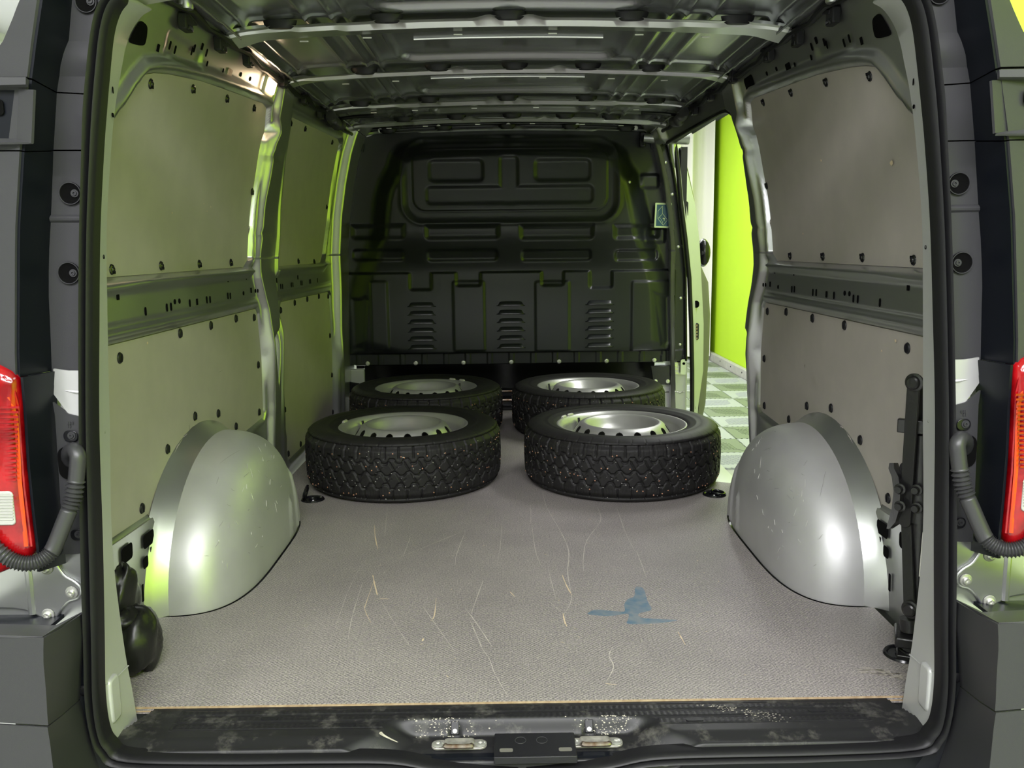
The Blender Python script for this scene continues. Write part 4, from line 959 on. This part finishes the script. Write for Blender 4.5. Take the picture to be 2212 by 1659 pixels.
def seg_cols(y0, y1, dy0=(0, 0, 0, 0), dy1=(0, 0, 0, 0), n=10):
    cols = []
    for k, (tab, yy) in enumerate(((INN, YA), (BB, YB_), (CC, YC_), (DD, YD_))):
        ys_ = np.linspace(y0+dy0[k], y1+dy1[k], n); cols.append([tuple(S(cx(tab, q), q, y=yy)) for q in ys_])
    return cols
OUT = {}
for s in (-1, 1):
    c_ = thing('corner_cladding', 'dark grey plastic corner cladding of the %s rear pillar with screw wells' % LBL[s], 'body cladding', (s*.72, -.14, .7)); OUT[s] = c_
    for nm, y0, y1, d0, d1 in (('upper_cover', -60, 203, (0, 0, 0, 0), (0, -4, -35, -35)), ('middle_cover', 206, 324, (0, -4, -34, -34), (0, 0, 1, 1)), ('lower_cover', 327, 800, (0, 0, 1, 1), (52, 0, 14, -16))):
        C4 = seg_cols(y0, y1, d0, d1)
        mts = ('clad', 'clad_black', 'clad')
        for k in range(3):
            cols = [C4[k], C4[k+1]]
            if nm == 'middle_cover' and k == 2:
                # hinge recess: ledge above, floor set back
                pass
            clad(c_, nm if k == 0 else nm.replace('cover', 'side') if k == 1 else nm.replace('cover', 'edge'), cols, mts[k], s)
    # backing so the joints read dark
    back_c = [[(p[0], p[1]+.012, p[2]) for p in c] for c in seg_cols(-60, 800)]
    clad(c_, 'backing', back_c, 'hole', s, solid=0)
    # swollen band and ridge on the inner face
    for y0, y1, dp in ((90, 172, .006), (466, 480, .005)):
        a = [tuple(S(cx(INN, q), q, y=YA-dp*math.sin(math.pi*min(1, (i+.3)/7)))) for i, q in enumerate(np.linspace(y0, y1, 8))]
        b = [tuple(S(cx(BB, q)+1, q, y=YB_-dp*math.sin(math.pi*min(1, (i+.3)/7)))) for i, q in enumerate(np.linspace(y0, y1, 8))]
        clad(c_, 'raised_band', [a, b], 'clad', s, solid=.003)
    # hinge recess at the outer edge
    def q4(x0, y0, x1, y1, yy0, yy1): return [tuple(S(x0, y0, y=yy0)), tuple(S(x1, y0, y=yy1)), tuple(S(x1, y1, y=yy1)), tuple(S(x0, y1, y=yy0))]
    mir_ = lambda P4: [(-p[0], p[1], p[2]) for p in P4] if s > 0 else P4
    part('recess_ledge', MB().add(mir_([tuple(S(-40, 172, y=-.19)), tuple(S(61, 172, y=-.193)), tuple(S(61, 188, y=-.198)), tuple(S(-40, 190, y=-.195))]), [(0, 1, 2, 3)]), M_['clad'], c_, solid=.006)
    part('recess_well', MB().add(mir_([tuple(S(-60, 196, y=-.180)), tuple(S(44, 196, y=-.181)), tuple(S(40, 306, y=-.181)), tuple(S(-60, 310, y=-.180))]), [(0, 1, 2, 3)]), M_['clad_black'], c_, solid=.004)
    part('recess_side', MB().add(mir_([tuple(S(46, 194, y=-.184)), tuple(S(78, 195, y=-.196)), tuple(S(73, 310, y=-.196)), tuple(S(41, 306, y=-.184))]), [(0, 1, 2, 3)]), M_['clad'], c_, solid=.004)
    part('recess_foot', MB().add(mir_([tuple(S(-40, 302, y=-.184)), tuple(S(44, 304, y=-.184)), tuple(S(72, 311, y=-.196)), tuple(S(-40, 313, y=-.196))]), [(0, 1, 2, 3)]), M_['clad'], c_, solid=.003)
    p = S(-2, 232, y=-.186); part('hinge_slot', MB().prism(rrect(.014, .022, .006), .002, TO_CAM(p[0]*(-s), p[1], p[2])), M_['hole'], c_)
    # screw wells: black discs on the surface paint the shade inside
    for px, py, r in ((187, 4, .0150), (153, 418, .0158), (150, 590, .0158)):
        p = S(px, py, y=YA-.0052); x = p[0]*(1 if s < 0 else -1)
        Mw = TO_CAM(x, p[1], p[2])
        wl_ = part('screw_well', MB().lathe([(0, -.0022), (r*.6, -.0020), (r*.93, -.0008), (r, .0004), (r*1.05, .0), (r*1.07, -.002)], 28, Mw @ Matrix.Translation((0, 0, .0028))), M_['hole'], c_)
        part('well_rim', MB().tube([Mw @ Vector((r*1.01*math.cos(a), r*1.01*math.sin(a), .003)) for a in np.linspace(0, 2*math.pi, 33)], .0008, 6, cap=False), M_['clad'], c_)
        part('screw', MB().lathe([(0, .001), (.0015, .001), (.002, .003), (.0035, .003), (.004, .001), (.0058, .001), (.0062, -.004)], 16, Mw @ Matrix.Translation((-s*.0065, .000, .0015))), M_['clad'], wl_)
    # white body patch between cladding and lamp
    bp_ = thing('corner_panel', 'white painted body corner between the seal and the %s tail lamp' % LBL[s], 'body panel', (s*.70, -.11, .45)); bp_['kind'] = 'structure'
    wc = [[tuple(S(190, q, y=-.115)) for q in np.linspace(800, 905, 8)], [tuple(S(150, q, y=-.120)) for q in np.linspace(800, 893, 8)], [tuple(S(119, q, y=-.116)) for q in np.linspace(796, 850, 8)]]
    clad(bp_, 'painted_corner', wc, 'arch', s)
    part('crease', MB().tube([(p[0]*(-s if s < 0 else -1)*(1 if s < 0 else 1) if False else (p[0] if s < 0 else -p[0]), p[1], p[2]) for p in [S(140, 844, y=-.1235), S(160, 846, y=-.1235), S(180, 848, y=-.1195)]], [.0005, .0025, .003], 8), M_['arch'], bp_)
    lp = thing('lamp_surround', 'black plastic surround between the seal and the %s tail lamp' % LBL[s], 'body cladding', (s*.70, -.12, .25))
    a = [tuple(S(190, q, y=-.118)) for q in np.linspace(903, 1192, 12)]
    b = [tuple(S(float(np.interp(q, [868, 895, 1200], [117, 122, 141])), q, y=-.121)) for q in np.linspace(868, 1196, 12)]
    mid_ = [tuple(S(float(np.interp(q, [890, 1196], [150, 165])), q, y=-.1225)) for q in np.linspace(893, 1195, 12)]
    clad(lp, 'inner_cover', [a, mid_, b], 'clad', s)
    c1 = [tuple(S(float(np.interp(q, [805, 860, 1000, 1200], [122, 118, 124, 141])), q, y=-.110)) for q in np.linspace(800, 1215, 14)]
    c2 = [tuple(S(float(np.interp(q, [812, 900, 1000, 1100, 1200], [44, 52, 58, 68, 80])), q, y=-.190)) for q in np.linspace(815, 1235, 14)]
    clad(lp, 'side_cover', [c1, c2], 'clad_black', s)
    for px, py in ((153, 942), (168, 1155)):
        p = S(px, py, y=-.1275); x = p[0]*(1 if s < 0 else -1); Mw = TO_CAM(x, p[1], p[2])
        part('screw_well', MB().prism(rrect(.022, .018, .008), .0015, Mw), M_['gloss_black'], lp, bevel=.0007)  # black cap, the shade of the well put into its colour
        part('screw', MB().lathe([(0, .001), (.0015, .001), (.002, .003), (.0035, .003), (.004, .001), (.0062, .001), (.0066, -.002)], 16, Mw @ Matrix.Translation((-s*.003 if False else .003*(-s)*-1*0+.002, .001, .0015))), M_['clad'], lp)
    for i in range(5):
        p = S(147+(i % 3)*4.5, 914+(i//3)*7, y=-.1275); x = p[0]*(1 if s < 0 else -1)
        part('moulded_mark', MB().box((x, p[1], p[2]), (.002, .0008, .004)), M_['clad'], lp, False)
    p = S(150, 1000, y=-.1272); part('conduit_hole', MB().prism(rrect(.034, .052, .014), .0012, TO_CAM(p[0]*(1 if s < 0 else -1), p[1], p[2])), M_['hole'], lp)
    # tail lamp
    tl = thing('tail_lamp', 'red tail lamp with clear reversing lens on the %s rear corner' % LBL[s], 'tail lamp', (s*.80, -.2, .3))
    edge = [(-95, 775), (0, 788), (30, 800), (44, 815), (50, 880), (55, 960), (62, 1050), (71, 1125), (78, 1180), (70, 1208), (0, 1238), (-95, 1240)]
    er = [np.array(S(*p, y=-.185)) for p in edge]; cen = sum(er)/len(er)
    cols = []
    for f_, dy in ((1.0, .02), (1.0, .0), (.985, -.007), (.94, -.012), (.86, -.016), (.5, -.022), (0.0, -.024)):
        cols.append([tuple(cen+(p-cen)*f_+np.array([0, dy, 0])) for p in er+[er[0]]])
    cc = [[(p if s < 0 else (-p[0], p[1], p[2])) for p in c] for c in cols]
    part('red_lens', loft(cc if s > 0 else cc[::-1]), M_['lens'], tl, angle=60)
    def on_l(px, py, dy=-.0205):
        p = S(px, py, y=-.185+dy); return (p[0] if s < 0 else -p[0], p[1], p[2])
    o_ = on_l(2, 1097); part('reversing_lens', MB().prism(rrect(.042, .052, .006), .004, TO_CAM(*o_)), M_['clear'], tl, bevel=.0015)
    for i in range(9):
        o_ = on_l(2, 1070+i*6.5, -.0255); part('lens_rib', MB().box(o_, (.036, .0015, .0016)), M_['clear'], tl, False)
    part('amber_strip', MB().tube([on_l(q, r_, -.016) for q, r_ in ((18, 858), (34, 900), (38, 960), (42, 1040), (50, 1120), (56, 1180))], .0035, 6, flat=.6), M_['amber'], tl)
    part('chrome_edge', MB().tube([on_l(q, r_, -.012) for q, r_ in ((8, 812), (30, 840), (40, 880), (45, 960), (52, 1050), (62, 1130), (68, 1180))], .0022, 6), M_['lens'], tl)
    for i in range(16):
        o_ = on_l(20-.4*i % 7, 880+i*10.5, -.0225); part('reflector_rib', MB().box(o_, (.028, .0015, .0030)), M_['lens'], tl, False)
    # hinge mounting and bracket in silver
    hb = thing('hinge_bracket', 'silver painted door hinge bracket with torx bolts at the %s rear corner' % LBL[s], 'hinge bracket', (s*.72, -.12, .1)); hb['kind'] = 'structure'
    wl_c = [[tuple(S(190, q, y=-.112)) for q in np.linspace(1190, 1400, 6)], [tuple(S(120, q, y=-.112)) for q in np.linspace(1190, 1400, 6)], [tuple(S(-60, q, y=-.112)) for q in np.linspace(1190, 1400, 6)]]
    clad(hb, 'body_corner', wl_c, 'silver', s)
    outl = [(-80, 1218), (20, 1200), (90, 1205), (118, 1210), (128, 1228), (140, 1244), (160, 1254), (176, 1268), (178, 1285), (166, 1297), (146, 1302), (132, 1318), (122, 1336), (106, 1342), (90, 1338), (60, 1322), (20, 1316), (-80, 1318)]
    pp = [S(*p, y=-.124) for p in outl]; poly = smoothpoly([((p[0] if s < 0 else -p[0]), p[2]) for p in pp], 1)
    if s > 0: poly = poly[::-1]
    part('hinge_arm', MB().prism(poly, .007, Matrix(((1, 0, 0, 0), (0, 0, -1, -.116), (0, 1, 0, 0), (0, 0, 0, 1)))), M_['silver'], hb, bevel=.004, seg=3)
    part('arm_ridge', MB().tube([((p[0] if s < 0 else -p[0]), p[1], p[2]) for p in [S(60, 1205, y=-.120), S(66, 1260, y=-.120), S(72, 1325, y=-.120)]], .007, 10), M_['silver'], hb)
    for px, py in ((100, 1228), (155, 1280), (104, 1328)):
        p = S(px, py, y=-.124); part('torx_bolt', MB().lathe([(0, .0035), (.002, .0035), (.0028, .0065), (.0045, .0065), (.0062, .005), (.0066, .002), (.0098, .0015), (.0105, 0)], 20, TO_CAM(p[0] if s < 0 else -p[0], p[1], p[2])), M_['bolt'], hb)
    # bumper
    bu = thing('rear_bumper', 'dark grey plastic bumper corner at the %s rear' % LBL[s], 'bumper', (s*.75, -.25, -.05))
    YI, YO = -.135, -.30
    top = [[tuple(S(172, 1324, y=YI)), tuple(S(176, 1340, y=YI))], [tuple(S(135, 1345, y=-.16)), tuple(S(140, 1353, y=-.17))], [tuple(S(-80, 1348, y=-.2)), tuple(S(-80, 1374, y=YO))]]
    ledge = [[tuple(S(176, 1322, y=YI)), tuple(S(122, 1350, y=-.15)), tuple(S(0, 1348, y=-.16)), tuple(S(-90, 1348, y=-.16))], [tuple(S(171, 1326, y=YI-.004)), tuple(S(92, 1375, y=YO)), tuple(S(0, 1372, y=YO-.01)), tuple(S(-90, 1368, y=YO-.01))]]
    clad(bu, 'top_ledge', [ledge[0], ledge[1]] if s < 0 else [ledge[0], ledge[1]], 'clad', s, solid=.003)
    part('tray', MB().box((s*.86, -.15, float(S(20, 1352, y=-.16)[2])-.004), (.24, .09, .006)), M_['clad_black'], bu, False)
    def band(t0, t1, nm, x_in, x_c):
        a = [tuple(S(cx(x_in, q), q, y=YI)) for q in np.linspace(t0[0], t1[0], 8)]
        b = [tuple(S(cx(x_c, q), q, y=YO)) for q in np.linspace(t0[1], t1[1], 8)]
        c = [tuple(S(-100, q, y=YO-.012)) for q in np.linspace(t0[2], t1[2], 8)]
        a2 = [tuple((np.array(p)+np.array(q))/2+np.array([.0, -.012, 0])) for p, q in zip(a, b)]
        clad(bu, nm, [a, a2, b, c], 'clad', s)
    xi = [(1324, 172), (1385, 178), (1420, 172), (1512, 167), (1545, 176), (1600, 188), (1720, 230)]; xc_ = [(1375, 92), (1415, 90), (1430, 91), (1500, 97), (1565, 100), (1660, 112), (1760, 125)]
    band((1326, 1376, 1372), (1510, 1565, 1552), 'upper_shell', xi, xc_)
    band((1513, 1569, 1556), (1745, 1790, 1790), 'lower_shell', xi, xc_)
    a = [tuple(S(cx([(1320, 192), (1500, 196), (1570, 207), (1625, 226), (1660, 262), (1720, 300)], q), q, y=-.120)) for q in np.linspace(1325, 1740, 14)]
    b = [tuple(S(cx(xi, q)-2, q, y=-.132)) for q in np.linspace(1325, 1740, 14)]
    clad(bu, 'inner_strip', [a, b], 'clad_black', s)
    for px, py, mt in ((181, 1375, 'bolt'), (180, 1492, 'black')):
        p = S(px, py, y=-.134); part('trim_clip', MB().lathe([(0, .003), (.004, .003), (.007, .002), (.009, 0)], 16, TO_CAM(p[0] if s < 0 else -p[0], p[1], p[2])), M_[mt], bu)
    # conduit
    pts = [(165, 1006, -.112), (152, 992, -.122), (150, 978, -.135), (160, 972, -.150), (168, 985, -.158), (167, 1010, -.160), (164, 1040, -.161), (159, 1070, -.163), (152, 1095, -.166), (138, 1130, -.172), (124, 1165, -.178), (112, 1190, -.184), (95, 1206, -.192), (72, 1216, -.20), (45, 1216, -.206), (18, 1206, -.210), (-15, 1180, -.214), (-50, 1140, -.216)]
    P3 = catmull([S(px, py, y=yy) for px, py, yy in pts], 12); r_ = []
    for i in range(len(P3)):
        t = i/12; base = .0118
        if 6 <= t <= 8.2: base = .0118+.0022*math.cos(i*2*math.pi/4)
        elif t >= 11.1: base = .0112+.0016*math.cos(i*2*math.pi/3.0)
        elif t > 8.2: base = .0122
        r_.append(base)
    P3 = [(p[0] if s < 0 else -p[0], p[1], p[2]) for p in P3]
    cb_ = part('cable_conduit', MB().tube(P3, r_, 16), M_['conduit'], None, angle=80)
    tag(cb_, 'black corrugated cable conduit curving past the %s tail lamp' % LBL[s], 'cable conduit')
# lower body below the seal
bl = thing('tailgate_sill_cover', 'black lower body edge with gold screws under the rear seal', 'body panel', (0, -.13, -.1)); bl['kind'] = 'structure'
part('lower_panel', MB().box((0, -.118, -.13), (1.36, .012, .20)), M_['clad_black'], bl, False)
for px in (262, 1983):
    p = S(px, 1654 if px < 1000 else 1624, y=-.128); part('screw', MB().lathe([(0, .002), (.003, .003), (.006, .002), (.0075, 0)], 12, TO_CAM(*p)), M_['zinc'], bl)

# ================================================================ small things
# interior lamp
y, z = SW(575, 184); LMx = wall_at(y, z, -1, .004)
lamp = thing('interior_lamp', 'lit warm interior lamp with ribbed lens high on the left wall', 'lamp', tuple(LMx.translation))
part('lamp_frame', MB().prism(rrect(.100, .060, .016), .010, LMx), M_['lampframe'], lamp, bevel=.003)
part('lamp_lens', MB().prism(rrect(.080, .044, .010), .013, LMx), M_['lamp'], lamp, bevel=.003)
for i in range(9): part('lens_rib', MB().box((0, 0, 0), (.003, .036, .002)).__class__().add([LMx @ (Vector(v)+Vector((-.024+.008*i, 0, .0135))) for v in MB().box((0, 0, 0), (.0025, .036, .002)).V], MB().box((0, 0, 0), (1, 1, 1)).F), M_['lampframe'], lamp, False)
pl_ = bpy.data.lights.new('lamp_bulb', 'POINT'); pl_.energy = .22; pl_.color = (1, .72, .45); pl_.shadow_soft_size = .02
po = bpy.data.objects.new('lamp_bulb', pl_); COL.objects.link(po); po.location = LMx @ Vector((0, 0, .035))
# wiring harness with clips
for s in (-1, 1):
    hs = thing('wiring_harness', 'black wiring harness with clips along the %s roof rail' % LBL[s], 'cable', (s*.70, 1.2, 1.32))
    cl = [(.536, 1.300), (.761, 1.305), (.98, 1.314), (1.336, 1.323), (1.63, 1.318), (1.90, 1.31)]
    pts = []
    for i in range(40):
        y = .30+i*2.35/39; near = min(abs(y-c[0]) for c in cl); zz = 1.325-.012*min(near/.1, 1)+.003*math.sin(y*23); pts.append((s*(float(P(zz))-.016), y, zz))
    part('cable', MB().tube(pts, [.008+.002*math.sin(i*1.7) for i in range(40)], 8), M_['black'], hs)
    for k, (y, zz) in enumerate(cl):
        x = s*(float(P(zz))-.014)
        c_ = part('cable_clip', MB().box((x, y, zz-.002), (.020, .042, .036)), M_['black'], hs, bevel=.004)
        part('clip_wing', MB().box((x-s*.006, y+.02, zz+.012), (.012, .05, .010), Matrix.Rotation(.25*s, 3, 'X')), M_['black'], c_, bevel=.002)
        part('clip_foot', MB().box((x-s*.008, y, zz-.014), (.010, .026, .010)), M_['gloss_black'], c_, bevel=.002)
    n = 70; pts = [(s*(.672+.006*math.sin(i*.2)), 1.95+.22*i/n, 1.31-.02*math.sin(i/n*math.pi)) for i in range(n)]
    part('corrugated_section', MB().tube(pts, [.016+.0035*math.cos(i*2*math.pi/5) for i in range(n)], 12), M_['conduit'], hs)
    part('grab_bar', MB().tube([(s*.52, 2.02, 1.318), (s*.60, 2.03, 1.316), (s*.66, 2.04, 1.31)], .007, 8), M_['gloss_black'], hs)
# lashing eyes: black dishes in the floor
for nm, px, py, lab in ((0, 282, 1441, 'in the rear left floor corner'), (1, 1954, 1414, 'in the rear right floor corner below the jack'), (2, 676, 1079, 'between the left wheel arch and nearest left tyre'), (3, 1543, 1068, 'between the right wheel arch and nearest right tyre')):
    p = S(px, py, z=.001); rr = .036 if nm < 2 else .034
    d_ = thing('lashing_eye', 'black round lashing eye dish '+lab, 'lashing eye', (p[0], p[1], .0), 'lashing eye dishes in the load floor')
    part('dish', MB().lathe([(0, .0008), (rr*.35, .0008), (rr*.4, .004), (rr*.46, .004), (rr*.5, .001), (rr*.85, .0015), (rr*.95, .005), (rr*1.05, .005), (rr*1.12, .001)], 32, Matrix.Translation((p[0], p[1], .0002))), M_['gloss_black'], d_)
    tilt = math.radians(75 if nm == 2 else 8)
    sx_ = -1 if nm in (0, 2) else 1
    Mx = Matrix.Translation((p[0]+sx_*.012, p[1], .008)) @ Matrix.Rotation(sx_*tilt, 4, 'Y')
    ring_ = [Mx @ Vector((.026*math.cos(a)*.8, .024*math.sin(a), .026*.0)) for a in np.linspace(0, 2*math.pi, 28)]
    if nm == 2: ring_ = [v+Vector((-.01, 0, .018)) for v in ring_]
    part('ring', MB().tube(ring_, .0042, 8, cap=False), M_['gloss_black'], d_)
# bottle jack strapped upright to the right wall
jk = thing('jack', 'black bottle jack with flat steel bars standing upright by the right rear wall', 'jack', (.77, .22, 0))
def J(px, py, x=.765): p = S(px, py, x=x); return Vector(p)
def bar(px0, py0, px1, py1, w_, th_, x0=.762, x1=.762, nm='flat_bar', mt='jack'):
    a, b = J(px0, py0, x0), J(px1, py1, x1); L_ = (b-a).length; t = (b-a).normalized(); n_ = Vector((-1, -.75, 0)); n_ = (n_-t*n_.dot(t)).normalized()
    M = frame(a, n_, t); poly = [(q[0]+L_/2, q[1]) for q in rrect(L_+w_, w_, w_*.48, 6)]
    return part(nm, MB().prism(poly, th_, M), M_[mt], jk, bevel=.001)
bar(1976, 823, 1957, 1125, .024, .006)
bar(1957, 1010, 1966, 1315, .021, .006, .770, .765)
bar(1990, 840, 1975, 1040, .020, .006, .785, .785)
part('cylinder', MB().tube([J(1993, 940, .790), J(1990, 1120, .790)], .020, 18), M_['jack'], jk)
part('cylinder_collar', MB().tube([J(1991, 1050, .790), J(1990, 1128, .790)], .024, 18), M_['jack'], jk)
part('cylinder_base', MB().tube([J(1990, 1120, .792), J(1978, 1345, .792)], [.021, .018], 18), M_['jack'], jk)
part('pale_label', MB().tube([J(1996, 1150, .775), J(1988, 1245, .775)], .003, 6, flat=.5), M_['lead'], jk)
for px, py, r in ((1976, 826, .0135), (1968, 1316, .0135)):
    c = J(px, py, .760); n_ = Vector((-1, -.75, 0)).normalized(); part('pivot_bolt', MB().lathe([(0, .007), (r*.7, .007), (r*.9, .005), (r, 0), (r*1.3, -.001), (r*1.3, -.006)], 20, frame(c+n_*.005, n_, (0, 0, 1))), M_['jack'], jk)
a = J(1945, 918, .750); b = J(2002, 924, .790); part('clamp_strap', MB().box((a+b)/2+Vector((0, 0, 0)), ((b-a).length+.01, .016, .027), Matrix.Rotation(math.atan2((b-a).y, (b-a).x), 3, 'Z')), M_['jack'], jk, bevel=.002)
# curved hand plate
cols = []
for f_, x in ((0, .765), (.5, .742), (1, .750)):
    cols.append([tuple(J(px+(px2-px)*f_, py, x)) for px, px2, py in ((1940, 1921, 1000), (1944, 1919, 1012), (1955, 1926, 1030), (1960, 1930, 1060), (1959, 1926, 1100), (1950, 1918, 1128), (1928, 1915, 1142))])
part('hand_plate', loft(cols), M_['jack'], jk, angle=60, solid=.005)
for px, py, x in ((1943, 1057, .742), (1943, 1094, .742), (1979, 1059, .768), (1979, 1098, .768)):
    c = J(px, py, x); n_ = Vector((-1, -.9, 0)).normalized(); part('hex_bolt', MB().lathe([(0, .009), (.0065, .009), (.0075, .007), (.0075, 0), (.011, -.001), (.011, -.004)], 6 if False else 14, frame(c, n_, (0, 0, 1))), M_['jack'], jk)
part('foot_block', MB().tube([J(1966, 1335, .770), J(1968, 1362, .772)], .020, 14), M_['jack'], jk)
part('base_foot', MB().box(J(1968, 1376, .775), (.06, .075, .022), Matrix.Rotation(-.4, 3, 'Z')), M_['jack'], jk, bevel=.004)
part('base_sole', MB().box((J(1968, 1376, .775).x, J(1968, 1376, .775).y, .005), (.05, .06, .010), Matrix.Rotation(-.4, 3, 'Z')), M_['jack'], jk, bevel=.002)
# black vinyl tool bag slumped behind the left pillar
bg = thing('tool_bag', 'black crumpled vinyl tool bag behind the left rear pillar', 'bag', (-.72, .12, 0))
def blob(c, r, seed, tw):
    rnd = np.random.RandomState(seed); n, k = 30, 20; th = np.linspace(0, 2*math.pi, n, endpoint=False); ph = np.linspace(.02, math.pi-.02, k)
    TH, PH = np.meshgrid(th, ph, indexing='ij'); q = 1+.10*np.sin(3*TH+tw)*np.sin(PH*2+seed)+.06*np.cos(5*TH+PH*4+seed)+.04*np.sin(7*PH+2*TH)
    cs = lambda v: np.sign(v)*np.abs(v)**.6
    return gridmesh('blob', c[0]+r[0]*q*cs(np.sin(PH))*np.cos(TH), c[1]+r[1]*q*np.sin(PH)*np.sin(TH), c[2]+r[2]*q*np.cos(PH), M_['bag'], closed=True, flip=True)
part('pouch', blob((-.742, .13, .066), (.046, .06, .062), 2, .6), None, bg)
part('flap', blob((-.765, .15, .150), (.024, .040, .058), 7, 1.4), None, bg)
part('flap_fold', blob((-.755, .12, .115), (.030, .045, .02), 4, 2.2), None, bg)
